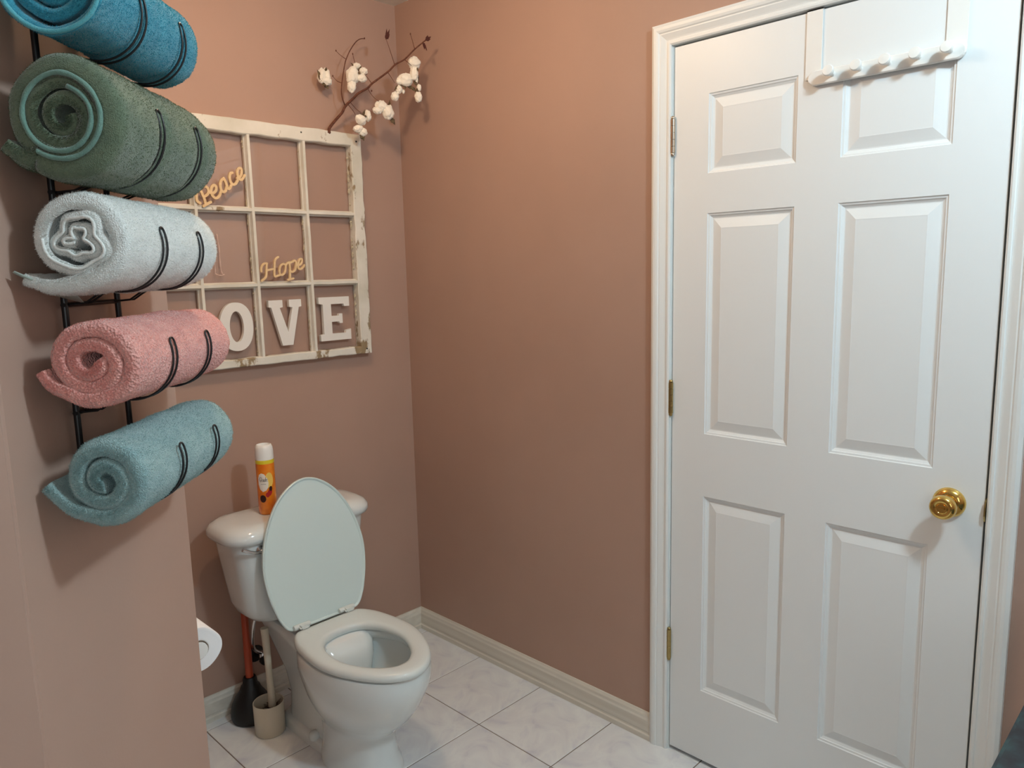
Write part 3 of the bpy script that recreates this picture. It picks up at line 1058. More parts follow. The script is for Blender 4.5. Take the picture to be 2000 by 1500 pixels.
x0, x1, z0, z1 = -0.410, -0.285, 1.231, 1.385
pe = [(x0, z0), (x1, z0), (x1, z0 + 0.037), (x1 - 0.020, z0 + 0.033), (x1 - 0.022, z0 + 0.024), (x0 + 0.047, z0 + 0.024), (x0 + 0.047, z0 + 0.066), (x1 - 0.048, z0 + 0.066), (x1 - 0.046, z0 + 0.060), (x1 - 0.033, z0 + 0.060), (x1 - 0.033, z0 + 0.094),
      (x1 - 0.046, z0 + 0.094), (x1 - 0.048, z0 + 0.087), (x0 + 0.047, z0 + 0.087), (x0 + 0.047, z1 - 0.025), (x1 - 0.026, z1 - 0.025), (x1 - 0.024, z1 - 0.034), (x1 - 0.002, z1 - 0.034), (x1 - 0.002, z1), (x0 - 0.002, z1), (x0 - 0.002, z1 - 0.022), (x0 + 0.014, z1 - 0.025), (x0 + 0.014, z0 + 0.024), (x0, z0 + 0.022)]
letter('letter_e', 'white slab-serif letter E, rightmost letter on the window sash', [pe])
x0, x1, z0, z1 = -0.601, -0.480, 1.229, 1.383
xm = (x0 + x1) / 2
pv = [(xm - 0.018, z0), (xm + 0.021, z0), (x1 - 0.010, z1 - 0.026), (x1, z1 - 0.024), (x1, z1), (x1 - 0.046, z1), (x1 - 0.046, z1 - 0.024), (x1 - 0.034, z1 - 0.026), (xm + 0.006, z0 + 0.045), (x0 + 0.040, z1 - 0.026), (x0 + 0.051, z1 - 0.024), (x0 + 0.051, z1), (x0, z1), (x0, z1 - 0.022), (x0 + 0.009, z1 - 0.024)]
letter('letter_v', 'white slab-serif letter V in the bottom row of the sash, between O and E', [pv])
n = 40
oc, ozc = (-0.716, 1.304), 1.304


def oring(rx, rz, y, e=2.0):
    return [(oc[0] + rx * math.copysign(abs(math.cos(2 * PI * k / n)) ** (2 / e), math.cos(2 * PI * k / n)), y, oc[1] + rz * math.copysign(abs(math.sin(2 * PI * k / n)) ** (2 / e), math.sin(2 * PI * k / n))) for k in range(n)]


b = MB().loft([oring(0.056, 0.0785, YG, 2.2), oring(0.056, 0.0785, YG - 0.013, 2.2), oring(0.0235, 0.050, YG - 0.013), oring(0.0235, 0.050, YG), oring(0.056, 0.0785, YG, 2.2)], False, False)
tag(b.build('letter_o', M['letter']), 'white letter O on the sash, next to the pink towel', 'letter', 'letters spelling a word along the bottom of the sash')


def script_word(name, label, strokes, wid, depth=0.005, y=-0.0375):
    b_ = MB()
    y_, depth_ = y, depth
    for n_, st in enumerate(strokes):
        y, depth = y_, depth_ + 0.00022 * n_
        pp = smooth_path([(p[0], 0, p[1]) for p in st], 5)
        N = len(pp)
        L_, R_ = [], []
        for i in range(N):
            d = (pp[min(i + 1, N - 1)] - pp[max(i - 1, 0)]).normalized()
            q = Vector((-d.z, 0, d.x)) * wid / 2
            L_.append(pp[i] + q)
            R_.append(pp[i] - q)

        def capr(c, d):
            base = math.atan2(d.z, d.x)
            return [c + Vector((math.cos(base + PI / 2 - PI * k / 6), 0, math.sin(base + PI / 2 - PI * k / 6))) * wid / 2 for k in range(1, 6)]
        # rounded ends: discs
        for c in (pp[0], pp[-1]):
            b_.prism([(c.x + wid / 2 * math.cos(2 * PI * k / 14), c.z + wid / 2 * math.sin(2 * PI * k / 14)) for k in range(14)], lambda p: (p[0], y, p[1]), lambda p: (p[0], y - depth + 0.00011, p[1]))
        b_.loft([[(L_[i].x, y, L_[i].z), (R_[i].x, y, R_[i].z), (R_[i].x, y - depth - 0.0001 * i / N, R_[i].z), (L_[i].x, y - depth - 0.0001 * i / N, L_[i].z)] for i in range(N)])
    return tag(b_.build(name, M['birch']), label, 'wooden word')


PEACE = [
    [[-0.8081, 1.6891], [-0.8169, 1.6958], [-0.8177, 1.7089], [-0.8155, 1.7242], [-0.8073, 1.7338], [-0.7952, 1.7406], [-0.7838, 1.7382], [-0.7791, 1.7283], [-0.7823, 1.7179], [-0.7914, 1.7108]],
    [[-0.8045, 1.7299], [-0.7985, 1.715], [-0.7934, 1.7], [-0.7913, 1.6878]],
    [[-0.7982, 1.6809], [-0.7859, 1.6881], [-0.7747, 1.6942]],
    [[-0.7796, 1.7242], [-0.7671, 1.7208], [-0.7574, 1.7275], [-0.7539, 1.7369], [-0.7565, 1.744], [-0.7623, 1.7452], [-0.7695, 1.737], [-0.7714, 1.7236], [-0.7668, 1.7116], [-0.7564, 1.7069], [-0.746, 1.7147], [-0.7405, 1.7274]],
    [[-0.7245, 1.7614], [-0.7296, 1.7663], [-0.7373, 1.7596], [-0.7406, 1.746], [-0.7385, 1.7316], [-0.7318, 1.7268], [-0.7243, 1.7314], [-0.7206, 1.743]],
    [[-0.7283, 1.7684], [-0.7227, 1.7574], [-0.7193, 1.7452], [-0.7155, 1.7371], [-0.7097, 1.7406], [-0.7051, 1.7492]],
    [[-0.6986, 1.7871], [-0.7055, 1.7845], [-0.7088, 1.7718], [-0.7061, 1.7575], [-0.6988, 1.7511], [-0.6896, 1.7549], [-0.6824, 1.7663]],
    [[-0.6837, 1.7715], [-0.6742, 1.7773], [-0.6682, 1.7882], [-0.6678, 1.7998], [-0.6737, 1.8035], [-0.6811, 1.7957], [-0.6818, 1.781], [-0.6771, 1.7698], [-0.6681, 1.7688], [-0.659, 1.7821]]]
HOPE = [
    [[-0.6027, 1.5051], [-0.6127, 1.5048], [-0.6212, 1.4967], [-0.6244, 1.4876], [-0.6244, 1.4794]],
    [[-0.6038, 1.5047], [-0.6064, 1.4864], [-0.6081, 1.4682], [-0.6134, 1.4573], [-0.6254, 1.4498]],
    [[-0.6034, 1.4832], [-0.5923, 1.4851], [-0.5801, 1.4869]],
    [[-0.5614, 1.5259], [-0.5699, 1.5204], [-0.575, 1.5108], [-0.5773, 1.4906], [-0.5794, 1.4722], [-0.5779, 1.4624], [-0.5687, 1.4641], [-0.5582, 1.4671]],
    [[-0.5431, 1.5036], [-0.5549, 1.4977], [-0.5599, 1.4829], [-0.5592, 1.4699], [-0.5521, 1.4665], [-0.5423, 1.4743], [-0.5379, 1.4882], [-0.5373, 1.4984], [-0.5431, 1.5036]],
    [[-0.5374, 1.4975], [-0.5317, 1.5039], [-0.5242, 1.508]],
    [[-0.5231, 1.5085], [-0.5216, 1.4898], [-0.5226, 1.4711], [-0.524, 1.4542]],
    [[-0.5312, 1.4497], [-0.5211, 1.4521], [-0.5115, 1.4541]],
    [[-0.5223, 1.5057], [-0.5093, 1.5107], [-0.5018, 1.5135], [-0.4976, 1.5064], [-0.4996, 1.4932], [-0.5041, 1.482], [-0.513, 1.4761], [-0.5201, 1.4785]],
    [[-0.4976, 1.4989], [-0.4837, 1.4997], [-0.4767, 1.5081], [-0.475, 1.5175], [-0.4818, 1.5185], [-0.4883, 1.5101], [-0.4914, 1.4969], [-0.49, 1.4875], [-0.4827, 1.485], [-0.4726, 1.4915], [-0.4673, 1.498]]]
script_word('peace_word', 'pale wooden cut-out script word Peace tilted across a top pane of the sash', PEACE, 0.0080)
script_word('hope_word', 'pale wooden cut-out script word Hope in a middle pane of the sash', HOPE, 0.0066)

# ------------------------------------------------------------------ cotton branch
ct = thing('cotton_branch', 'dried branch of white cotton bolls rising from behind the window sash into the corner', 'dried branch', (-0.328, -0.03, 1.966))
stem = [(-0.345, -0.016, 1.925), (-0.3278, -0.03, 1.9658), (-0.3115, -0.0472, 1.9925), (-0.296, -0.0639, 2.0156), (-0.2865, -0.0736, 2.0372), (-0.2651, -0.0972, 2.0649), (-0.2551, -0.1083, 2.0779), (-0.2336, -0.1333, 2.0934), (-0.2212, -0.1472, 2.1095), (-0.1853, -0.1889, 2.144), (-0.1683, -0.2083, 2.1663), (-0.1474, -0.2333, 2.1814), (-0.1236, -0.2611, 2.2129), (-0.098, -0.2917, 2.2406)]
stem[0] = (-0.337, -0.0405, 1.948)
pp = smooth_path(stem, 4)
MB().tube(pp, [0.0056 - 0.0034 * i / (len(pp) - 1) for i in range(len(pp))], 8).build('stem', M['bark'], ct, True)
TW = {
    'a': [[-0.2862, -0.07, 2.0379], [-0.298, -0.07, 2.075], [-0.2932, -0.07, 2.116], [-0.2793, -0.07, 2.1717], [-0.2717, -0.07, 2.193], [-0.253, -0.07, 2.2264], [-0.228, -0.07, 2.2578], [-0.2082, -0.07, 2.2716], [-0.1909, -0.07, 2.2755]],
    'b': [[-0.2725, -0.07, 2.1936], [-0.2955, -0.07, 2.2039], [-0.3102, -0.07, 2.2135]],
    'c': [[-0.294, -0.07, 2.112], [-0.307, -0.06, 2.1191], [-0.3223, -0.06, 2.1317]],
    'd': [[-0.2236, -0.1444, 2.108], [-0.2315, -0.1333, 2.1272], [-0.2374, -0.125, 2.1412]],
    'e': [[-0.1695, -0.2069, 2.1647], [-0.1776, -0.1931, 2.2175], [-0.1833, -0.1833, 2.2514]],
    'f': [[-0.1235, -0.2606, 2.2132], [-0.1274, -0.2542, 2.2432], [-0.1301, -0.2494, 2.2618]],
    'g': [[-0.1864, -0.1875, 2.1431], [-0.1777, -0.2, 2.1198], [-0.1729, -0.2069, 2.1059]],
    'h': [[-0.1476, -0.2333, 2.1811], [-0.1392, -0.2444, 2.169], [-0.1331, -0.2528, 2.1601]],
    'i': [[-0.234, -0.1333, 2.0926], [-0.224, -0.1472, 2.0655], [-0.2114, -0.1639, 2.0476]],
    'j': [[-0.2758, -0.0861, 2.0497], [-0.2631, -0.1028, 2.0254], [-0.2504, -0.1194, 2.0092]],
    'k': [[-0.2811, -0.0806, 2.0418], [-0.2685, -0.0972, 2.0138], [-0.2602, -0.1083, 1.9796]],
    'l': [[-0.2560, -0.1, 2.1731], [-0.2618, -0.1, 2.1953], [-0.264, -0.1, 2.2049]],
    'n': [[-0.1063, -0.2819, 2.231], [-0.1014, -0.2889, 2.2176], [-0.0987, -0.2931, 2.2057]]}
for k, pts in TW.items():
    pp = smooth_path(pts, 4)
    r0 = 0.0024 if k == 'a' else 0.0013
    tw = MB().tube(pp, [r0 - r0 * 0.45 * i / (len(pp) - 1) for i in range(len(pp))], 6)
    if k in 'abcefl':
        tw.lathe([(0.0005, -0.002), (0.0024, 0), (0.0018, 0.003), (0.0003, 0.005)], 8, pts[-1])
    tw.build('twig', M['bark'], ct, True)
MB().lathe([(0.0003, -0.003), (0.0026, 0), (0.002, 0.003), (0.0003, 0.005)], 8, (-0.222, -0.14, 2.0838)).build('bud', M['bark'], ct, True)


def blob(b_, c, r, sx=1.0, sy=1.0, sz=1.0, rot_=0.0, seed=0, sub=4):
    bm_ = bmesh.new()
    bmesh.ops.create_icosphere(bm_, subdivisions=sub, radius=1)
    vs = []
    for q in bm_.verts:
        d = q.co.normalized()
        k = 1 + 0.18 * noise.noise(d * 2.1 + Vector((seed, 0, 0))) + 0.11 * noise.noise(d * 5 + Vector((0, seed, 0))) + 0.05 * noise.noise(d * 13 + Vector((0, 0, seed)))
        p = Vector((d.x * sx * r * k, d.y * sy * r * k, d.z * sz * r * k))
        p = Matrix.Rotation(rot_, 3, 'Y') @ p
        vs.append(p + Vector(c))
    b_.add(vs, [[x.index for x in f_.verts] for f_ in bm_.faces])
    bm_.free()


def spike(b_, p0, p1, w_):
    p0, p1 = Vector(p0), Vector(p1)
    d = (p1 - p0).normalized()
    s_ = d.cross(Vector((0.3, 1, 0.2))).normalized()
    q = d.cross(s_)
    pm = p0.lerp(p1, 0.45) + q * w_ * 0.4
    b_.add([p0 - s_ * w_ * 0.4, p0 + s_ * w_ * 0.4, pm + s_ * w_, p1, pm - s_ * w_, p0 + q * w_ * 0.5], [(0, 1, 2, 3, 4), (0, 5, 4), (5, 1, 2), (5, 2, 3), (5, 3, 4)])


BOLLS = [  # fluff lumps: (centre, radius, (sx, sz), tilt), husk spikes
    ([((-0.360, -0.05, 2.129), 0.017, (0.75, 1.5), 0.05), ((-0.341, -0.05, 2.131), 0.016, (0.75, 1.6), -0.12), ((-0.346, -0.054, 2.113), 0.017, (1.2, 0.8), 0)],
     [((-0.360, -0.056, 2.106), (-0.380, -0.056, 2.146), 0.008), ((-0.345, -0.056, 2.106), (-0.368, -0.060, 2.098), 0.008), ((-0.350, -0.060, 2.145), (-0.350, -0.068, 2.155), 0.005), ((-0.352, -0.046, 2.102), (-0.328, -0.05, 2.112), 0.010), ((-0.352, -0.05, 2.106), (-0.338, -0.055, 2.088), 0.008), ((-0.358, -0.042, 2.12), (-0.361, -0.046, 2.157), 0.008), ((-0.35, -0.042, 2.12), (-0.347, -0.043, 2.157), 0.006)]),
    ([((-0.271, -0.10, 2.135), 0.022, (0.95, 1.35), 0.25), ((-0.276, -0.10, 2.099), 0.016, (0.9, 1.4), 0.1), ((-0.250, -0.10, 2.168), 0.013, (1.15, 0.85), 0.2), ((-0.236, -0.118, 2.151), 0.0135, (1.05, 0.9), 0), ((-0.242, -0.116, 2.127), 0.014, (1.2, 0.95), 0.1), ((-0.258, -0.10, 2.13), 0.015, (1, 1.2), 0)],
     [((-0.250, -0.106, 2.150), (-0.246, -0.122, 2.168), 0.004), ((-0.252, -0.108, 2.146), (-0.256, -0.124, 2.136), 0.005), ((-0.25, -0.1, 2.16), (-0.225, -0.115, 2.162), 0.004), ((-0.232, -0.11, 2.15), (-0.224, -0.122, 2.140), 0.005), ((-0.262, -0.10, 2.165), (-0.276, -0.102, 2.176), 0.003)]),
    ([((-0.193, -0.15, 2.036), 0.020, (1.1, 0.95), 0), ((-0.172, -0.16, 2.017), 0.020, (1.0, 1.2), -0.35), ((-0.211, -0.15, 2.019), 0.014, (1.2, 0.8), 0.3), ((-0.160, -0.158, 2.026), 0.010, (0.6, 1.8), -0.1)],
     [((-0.165, -0.156, 2.030), (-0.160, -0.158, 2.062), 0.005), ((-0.168, -0.156, 2.04), (-0.152, -0.158, 2.036), 0.004), ((-0.162, -0.158, 2.004), (-0.143, -0.160, 1.977), 0.008), ((-0.160, -0.158, 1.995), (-0.152, -0.165, 1.980), 0.007)]),
    ([((-0.253, -0.11, 1.990), 0.018, (1.15, 0.9), 0.4), ((-0.229, -0.12, 2.005), 0.014, (0.75, 1.35), -0.1)],
     [((-0.245, -0.112, 2.000), (-0.238, -0.116, 2.026), 0.005), ((-0.248, -0.112, 2.000), (-0.258, -0.114, 2.012), 0.005), ((-0.243, -0.118, 2.004), (-0.239, -0.130, 1.998), 0.004)]),
    ([((-0.258, -0.10, 1.961), 0.016, (1.15, 0.8), -0.2), ((-0.240, -0.10, 1.952), 0.015, (1.05, 1.0), 0)],
     [((-0.245, -0.096, 1.945), (-0.236, -0.100, 1.922), 0.010), ((-0.245, -0.100, 1.942), (-0.252, -0.102, 1.930), 0.008)]),
    ([((-0.111, -0.24, 2.175), 0.021, (1.05, 1.0), 0), ((-0.113, -0.24, 2.140), 0.016, (0.85, 1.55), 0.0), ((-0.106, -0.24, 2.125), 0.009, (0.6, 2.0), 0)],
     [((-0.100, -0.24, 2.150), (-0.097, -0.242, 2.106), 0.004), ((-0.112, -0.255, 2.156), (-0.110, -0.258, 2.142), 0.003), ((-0.115, -0.24, 2.115), (-0.108, -0.245, 2.098), 0.006)]),
    ([((-0.136, -0.22, 2.119), 0.023, (1.1, 0.95), 0), ((-0.155, -0.212, 2.113), 0.013, (1, 0.9), 0)],
     [((-0.135, -0.22, 2.100), (-0.160, -0.214, 2.102), 0.005), ((-0.130, -0.22, 2.102), (-0.108, -0.23, 2.090), 0.007), ((-0.12, -0.225, 2.1), (-0.103, -0.24, 2.078), 0.006), ((-0.14, -0.22, 2.1), (-0.144, -0.225, 2.085), 0.005)]),
    ([((-0.155, -0.205, 2.088), 0.012, (0.9, 1.25), 0.1), ((-0.169, -0.20, 2.064), 0.014, (0.95, 1.1), 0.3), ((-0.140, -0.21, 2.082), 0.006, (0.8, 1.2), 0)],
     [((-0.160, -0.205, 2.100), (-0.176, -0.205, 2.080), 0.004), ((-0.156, -0.208, 2.100), (-0.160, -0.216, 2.086), 0.003)]),
    ([((-0.103, -0.25, 2.093), 0.009, (0.8, 1.3), 0), ((-0.107, -0.25, 2.062), 0.0135, (0.9, 1.35), 0)],
     [((-0.110, -0.248, 2.090), (-0.112, -0.252, 2.070), 0.005)]),
]
for i, (fl_, hs) in enumerate(BOLLS):
    b = MB()
    for k, (c, r, (sx, sz), ro_) in enumerate(fl_):
        blob(b, c, r, sx, 0.95, sz, ro_, i * 3.7 + k * 1.3)
    bo = b.build('cotton_boll', M['cotton'], ct, True)
    for p0, p1, w_ in hs:
        b = MB()
        spike(b, p0, p1, w_)
        b.build('husk', M['husk'], bo)
for pts, w_ in (([(-0.183, -0.185, 2.252), (-0.176, -0.190, 2.287)], 0.008), ([(-0.098, -0.2917, 2.2406), (-0.086, -0.30, 2.254)], 0.009), ([(-0.1087, -0.29, 2.229), (-0.100, -0.295, 2.202)], 0.0055)):
    b = MB()
    p0, p1 = Vector(pts[0]), Vector(pts[1])
    for k in range(9):
        a = 2 * PI * k / 9
        q = p0.lerp(p1, 0.2 + 0.8 * ((k * 5) % 9) / 9)
        spike(b, p0, q + Vector((math.cos(a) * w_, math.sin(a) * w_ * 0.7, math.sin(a * 2) * w_ * 0.5)), w_ * 0.55)
    b.build('dried_flower', M['dried'], ct)

# ------------------------------------------------------------------ towel rack on the angled wall
rk = thing('towel_rack', 'black wire wall rack holding five rolled towels', 'towel rack', wp(-0.25, 0.012, 1.15))
HU = (-0.307, -0.192)
UP = (-0.317, -0.185)
for u in UP:
    MB().tube([wp(u, 0.010, 1.148), wp(u, 0.010, 1.5), wp(u, 0.010, 1.905)], 0.0042, 10).build('upright', M['black'], rk, True, 50)
HC = [1.226 + 0.1395 * k for k in range(5)]
OFF, HR = 0.083, 0.0570
for k in range(5):
    zb = HC[k] - 0.072
    HRK = 0.0665 if k == 3 else HR
    MB().tube([wp(UP[0] - 0.004, 0.010, zb), wp(UP[1] + 0.004, 0.010, zb)], 0.0032, 8).build('crossbar', M['black'], rk, True, 50)
    for hu in HU:
        side = []
        side.append((0.010, zb))
        side.append((0.035, zb + 0.002))
        a0, a1 = -112, 17
        for q in range(19):
            a = math.radians(a0 + (a1 - a0) * q / 18)
            side.append((OFF + HRK * math.cos(a), HC[k] + HRK * math.sin(a)))
        hw = 0.0060
        path = [wp(hu - hw, o_, z) for o_, z in side]
        tip = side[-1]
        dx = Vector((side[-1][0] - side[-2][0], side[-1][1] - side[-2][1])).normalized()
        for q in range(1, 6):
            a = PI * q / 6
            path.append(wp(hu - hw * math.cos(a), tip[0] + dx.x * hw * math.sin(a), tip[1] + dx.y * hw * math.sin(a)))
        path += [wp(hu + hw, o_, z) for o_, z in side[::-1]]
        MB().tube(path, 0.00140, 8).build('hook', M['black'], rk, True, 60)


# ------------------------------------------------------------------ rolled towels
def interp(keys, x):
    if x <= keys[0][0]:
        return keys[0][1:]
    for a, b_ in zip(keys, keys[1:]):
        if x <= b_[0]:
            t_ = (x - a[0]) / (b_[0] - a[0])
            return tuple(p + (q - p) * t_ for p, q in zip(a[1:], b_[1:]))
    return keys[-1][1:]


def towel(name, label, zc, mm, keys, u0, u1, end_a=-95, tail=None, near=(0.82, 0.05), far=(0.72, 0.05), pinch=0.06, seed=0, squash=(1.0, 1.0), core=(0, 0), wav=None, oc=OFF,
          tele=0.0, hem=None, hem_m=None, hem_r=0.0022, slope=0.0, step=7.0, rough=0.0016, pile_n=30000, pile_l=0.0022, pile_w=0.00034):
    """roll a sheet in the (off, z) plane, clockwise outwards, and sweep it along the wall from u0 to u1"""
    Phi = keys[-1][0]
    n = int(Phi * 360 / step)
    pts, hs, turns = [], [], []
    for i in range(n + 1):
        tr_ = Phi * i / n
        r, h = interp(keys, tr_)
        a = math.radians(end_a + (Phi - tr_) * 360)
        if wav:
            amp, fq = wav
            wv = amp * math.sin(fq * a + 1.3 * seed) * (1 - tr_ / Phi) ** 0.6 + amp * 0.6 * math.sin(fq * 1.7 * a + seed)
            wv *= max(0.0, min(1.0, (Phi - 0.75 - tr_) * 3))
            r += wv
        r *= 1 + 0.03 * noise.noise(Vector((math.cos(a) * 1.3, math.sin(a) * 1.3, seed + tr_ * 0.25)))
        f_ = 1 - tr_ / Phi
        pts.append(Vector((r * math.cos(a) * squash[0] + core[0] * f_, r * math.sin(a) * squash[1] + core[1] * f_)))
        hs.append(h)
        turns.append(tr_)
    if tail:
        last = pts[-1]
        tp_ = smooth_path([(last.x, last.y, 0)] + [(p[0], p[1], 0) for p in tail], 8)[1:]
        for i, p in enumerate(tp_):
            pts.append(Vector((p.x, p.y)))
            hs.append(hs[n] * (1 - 0.25 * (i + 1) / len(tp_)))
            turns.append(Phi + 0.01 * i)
    N = len(pts)
    Lt, Rt = [], []
    for i in range(N):
        d = (pts[min(i + 1, N - 1)] - pts[max(i - 1, 0)]).normalized()
        Lt.append((pts[i], Vector((-d.y, d.x))))
    # ring stations
    us = [0, 0.0015, 0.004, 0.008, 0.014]
    Ltot = u1 - u0
    k = 0.024
    while k < Ltot - 0.024:
        us.append(k)
        k += 0.0085
    us += [Ltot - 0.02, Ltot - 0.010, Ltot - 0.004, Ltot - 0.001, Ltot]
    rings = []
    ringsP = []
    for ui in us:
        e0 = min(1.0, ui / 0.006)
        e1 = min(1.0, (Ltot - ui) / 0.012)
        hsc = math.sqrt(max(0.0, 1 - (1 - min(e0, e1)) ** 2)) * 0.45 + 0.55
        sn = near[0] + (1 - near[0]) * math.sqrt(max(0, 1 - (1 - min(1, ui / near[1])) ** 2))
        sf = far[0] + (1 - far[0]) * math.sqrt(max(0, 1 - (1 - min(1, (Ltot - ui) / far[1])) ** 2))
        sc_ = sn * sf
        u = u0 + ui
        pin = 0.0
        for hu in HU:
            pin = max(pin, pinch * math.exp(-((u - hu) / 0.0095) ** 2))
        left, right, mid = [], [], []
        for i in range(N):
            p, nr = Lt[i]
            h = hs[i] * hsc
            ang = math.degrees(math.atan2(p.y, p.x))
            wgt = 1.0 if -130 < ang < 12 else max(0.0, 1 - (ang - 12) / 45) if ang >= 12 else 0.3
            q = p * (sc_ * (1 - pin * wgt))
            if tail and i > n:
                tb_ = (i - n) / max(1, N - 1 - n)
                q = q.lerp(p, 0.75 * tb_ * tb_ * (3 - 2 * tb_))
            wob = rough * noise.noise(Vector((q.x * 38, q.y * 38, u * 26 + seed * 5)))
            wob2 = rough * 0.6 * noise.noise(Vector((q.x * 120, q.y * 120, u * 90 + seed)))
            uu = u
            if ui < 0.03:
                tf = (1 - ui / 0.03)
                uu += tf * (tele * (1 - min(1, turns[i] / Phi)) + 0.004 * noise.noise(Vector((turns[i] * 2.1, seed * 2, 0))))
            zz = slope * (u - (u0 + u1) / 2)
            for sgn, arr in ((1, left), (-1, right)):
                qq = q + nr * (sgn * h + wob + wob2)
                arr.append(wp(uu, max(0.004, oc + qq.x), zc + qq.y + zz))
            mid.append(wp(uu - 0.0012, max(0.006, oc + q.x), zc + q.y + zz))
        rings.append(left + right[::-1])
        ringsP.append(mid)
    root = thing(name, label, 'towel', wp((u0 + u1) / 2, oc, zc), 'towels rolled up in the wall rack')
    last = [i for i in range(N - 1) if turns[i] >= Phi - 1.06]
    b_ = MB()
    b_.loft(rings, False, False)
    T = 2 * N
    base1 = (len(rings) - 1) * T
    for i in range(N - 1):
        b_.f.append((i, i + 1, T - 2 - i, T - 1 - i))
        b_.f.append((base1 + i, base1 + i + 1, base1 + T - 2 - i, base1 + T - 1 - i))
    body = b_.build('rolled_cloth', mm, root, True)
    # terry pile: short loose fibres over the outside of the roll and over its near end
    rnd = random.Random(int(seed * 91))
    fv, ff = [], []

    def fibre(a, b4, c, d, flip):
        s_, t_ = rnd.random(), rnd.random()
        p = (a * (1 - s_) + b4 * s_) * (1 - t_) + (d * (1 - s_) + c * s_) * t_
        nr_ = (b4 - a).cross(d - a)
        if nr_.length < 1e-12:
            return
        nr_.normalize()
        if flip:
            nr_ = -nr_
        dr = (nr_ + Vector((rnd.uniform(-1, 1), rnd.uniform(-1, 1), rnd.uniform(-1, 0.7))) * 0.75).normalized()
        sd = dr.cross(Vector((rnd.uniform(-1, 1), rnd.uniform(-1, 1), rnd.uniform(-1, 1)))).normalized() * pile_w
        k_ = len(fv)
        fv.extend((p - sd, p + sd, p + dr * pile_l * rnd.uniform(0.55, 1.1)))
        ff.append((k_, k_ + 1, k_ + 2))

    ax = wp(0, oc, zc) - wp(0, 0, 0)
    nk = len(rings)
    for k_ in range(nk - 1):
        for q in range(int(pile_n / (nk - 1) * (us[k_ + 1] - us[k_]) / 0.0085) + 1):
            i = last[int(rnd.random() * len(last))]
            a, b4, c, d = rings[k_][i], rings[k_][i + 1], rings[k_ + 1][i + 1], rings[k_ + 1][i]
            ctr = wp(us[k_] + u0, oc, zc)
            nn = (b4 - a).cross(d - a)
            fibre(a, b4, c, d, nn.dot(a - ctr) < 0)
    T_ = 2 * N
    for q in range(int(pile_n * 0.28)):
        i = int(rnd.random() * (N - 1))
        if rnd.random() < 0.6:
            a, b4, c, d = rings[0][i], rings[0][i + 1], rings[0][T_ - 2 - i], rings[0][T_ - 1 - i]
            nn = (b4 - a).cross(d - a)
            fibre(a, b4, c, d, nn.dot(Vector((-TD.x, -TD.y, 0))) < 0)
        else:
            k_ = rnd.randrange(4)
            i = int(rnd.random() * (T_ - 1))
            a, b4, c, d = rings[k_][i], rings[k_][i + 1], rings[k_ + 1][i + 1], rings[k_ + 1][i]
            nn = (b4 - a).cross(d - a)
            fibre(a, b4, c, d, nn.dot(Vector((-TD.x, -TD.y, 0))) < 0)
    me = bpy.data.meshes.new('terry_pile')
    me.from_pydata([tuple(v_) for v_ in fv], [], ff)
    me.materials.append(pile_of(mm))
    po = bpy.data.objects.new('terry_pile', me)
    COL.objects.link(po)
    po.parent = root
    po.matrix_parent_inverse = root.matrix_basis.inverted()
    po['kind'] = 'stuff'
    if hem:
        h0, h1 = hem
        sel = [i for i in range(N) if h0 <= turns[i] <= h1]
        pp = [ringsP[0][i] for i in sel]
        ho = MB().tube(pp, [hem_r * (1 + 0.25 * noise.noise(Vector((i * 0.35, seed, 0)))) for i in range(len(pp))], 8).build('hem', hem_m, root, True)
    return root


towel('rolled_towel', 'bright teal towel rolled up in the topmost rack hooks', 1.790, M['t_teal'],
      [(0, 0.006, 0.007), (1.0, 0.018, 0.0075), (1.8, 0.032, 0.008), (2.1, 0.037, 0.007), (2.6, 0.049, 0.0055), (3.3, 0.0535, 0.0055)], -0.405, -0.128, end_a=-205, near=(1.10, 0.05), far=(0.80, 0.03), pinch=0.06, seed=1, tele=0.012, oc=0.084,
      hem=(2.35, 3.3), hem_m=M['t_teal_hem'], hem_r=0.0028)
towel('rolled_towel', 'thick sage green towel rolled up below the bright teal one', 1.645, M['t_green'],
      [(0, 0.009, 0.0065), (0.8, 0.022, 0.0078), (1.6, 0.038, 0.0080), (2.2, 0.047, 0.0070), (2.8, 0.057, 0.0105), (3.4, 0.0605, 0.0108)], -0.412, -0.105, end_a=-125, tail=[(-0.050, -0.046), (-0.066, -0.030)], near=(0.78, 0.014), far=(0.60, 0.065), pinch=0.105, seed=2, oc=0.083,
      core=(0.004, -0.004), hem=(1.85, 3.405), hem_m=M['t_green_hem'], hem_r=0.0029)
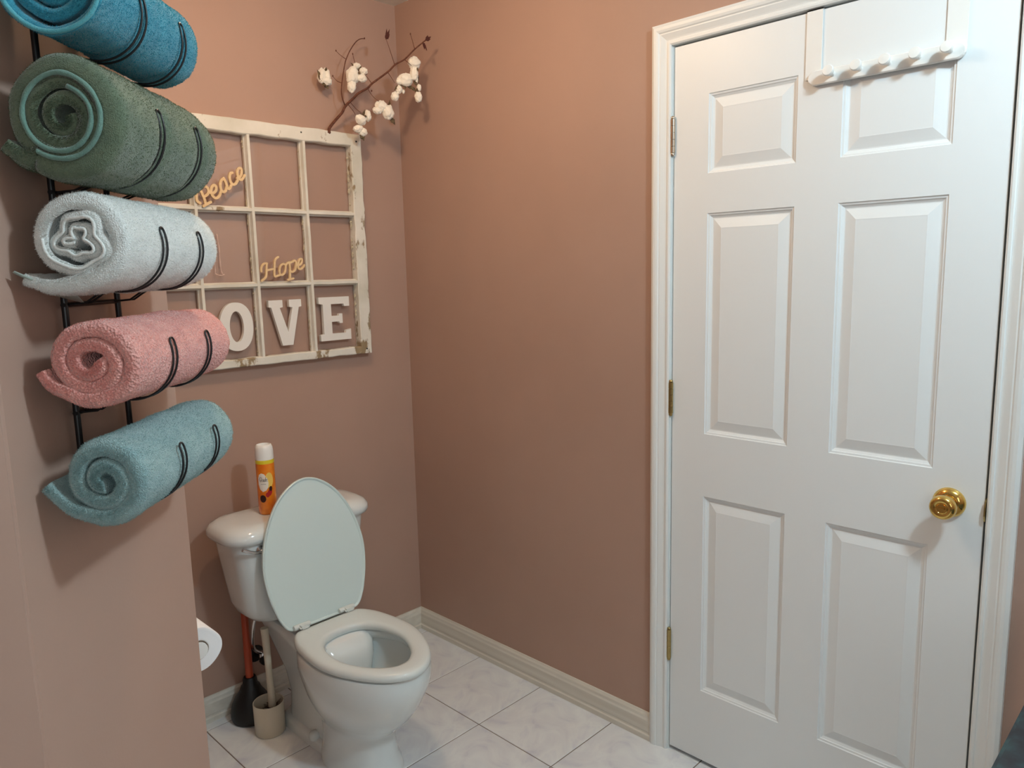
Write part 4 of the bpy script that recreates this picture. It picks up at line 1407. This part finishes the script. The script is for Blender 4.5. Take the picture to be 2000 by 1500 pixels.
towel('rolled_towel', 'fluffy white towel rolled up with crumpled folds showing at its end', 1.509, M['t_white'],
      [(0, 0.007, 0.0042), (0.7, 0.018, 0.0050), (1.4, 0.029, 0.0052), (1.9, 0.037, 0.0050), (2.15, 0.044, 0.0085), (2.9, 0.0490, 0.0090)], -0.404, -0.112, end_a=-80, tail=[(-0.022, -0.054), (-0.048, -0.050), (-0.068, -0.042)], near=(0.84, 0.014), far=(0.72, 0.045), pinch=0.05, seed=3,
      wav=(0.0055, 3), hem=(0.0, 2.2), hem_m=M['t_white_hem'], hem_r=0.0019, step=5.0, pile_l=0.0026)
towel('rolled_towel', 'nubby pink towel rolled up between the white and pale aqua towels', 1.368, M['t_pink'],
      [(0, 0.010, 0.0080), (1.0, 0.0270, 0.0088), (2.0, 0.0445, 0.0090), (2.4, 0.0490, 0.0092)], -0.405, -0.088, end_a=-125, tail=[(-0.050, -0.028), (-0.060, -0.010)], near=(0.93, 0.016), far=(0.72, 0.045), pinch=0.04, seed=4, squash=(1.03, 0.97), rough=0.0022, pile_l=0.0014, pile_w=0.0005)
towel('rolled_towel', 'pale aqua towel rolled up in the lowest rack hooks', 1.226, M['t_aqua'],
      [(0, 0.0090, 0.0090), (0.9, 0.0270, 0.0098), (1.6, 0.0415, 0.0104), (2.0, 0.0475, 0.0106)], -0.406, -0.100, end_a=-95, tail=[(-0.040, -0.038), (-0.070, -0.006)], near=(0.90, 0.018), far=(0.70, 0.045), pinch=0.04, seed=5, core=(0.002, 0.0), rough=0.0018, pile_l=0.0026)
# woven band of the white towel's hanging corner
wt = [o for o in bpy.data.objects if o.name.startswith('rolled_towel') and 'white towel' in o.get('label', '')][0]
b = MB()
q0 = [(0.010, 1.478), (0.030, 1.466), (0.055, 1.457)]
pa, pb = [], []
for k, (o_, z) in enumerate(q0):
    pa.append([wp(-0.412 + 0.010 * k, o_, z - 0.004), wp(-0.395 + 0.010 * k, o_, z - 0.010), wp(-0.380 + 0.010 * k, o_, z - 0.020), wp(-0.378 + 0.010 * k, o_ + 0.003, z - 0.020), wp(-0.395 + 0.010 * k, o_ + 0.003, z - 0.008), wp(-0.412 + 0.010 * k, o_ + 0.003, z - 0.002)])
b.loft(pa)
b.build('woven_band', M['t_band'], wt, True)
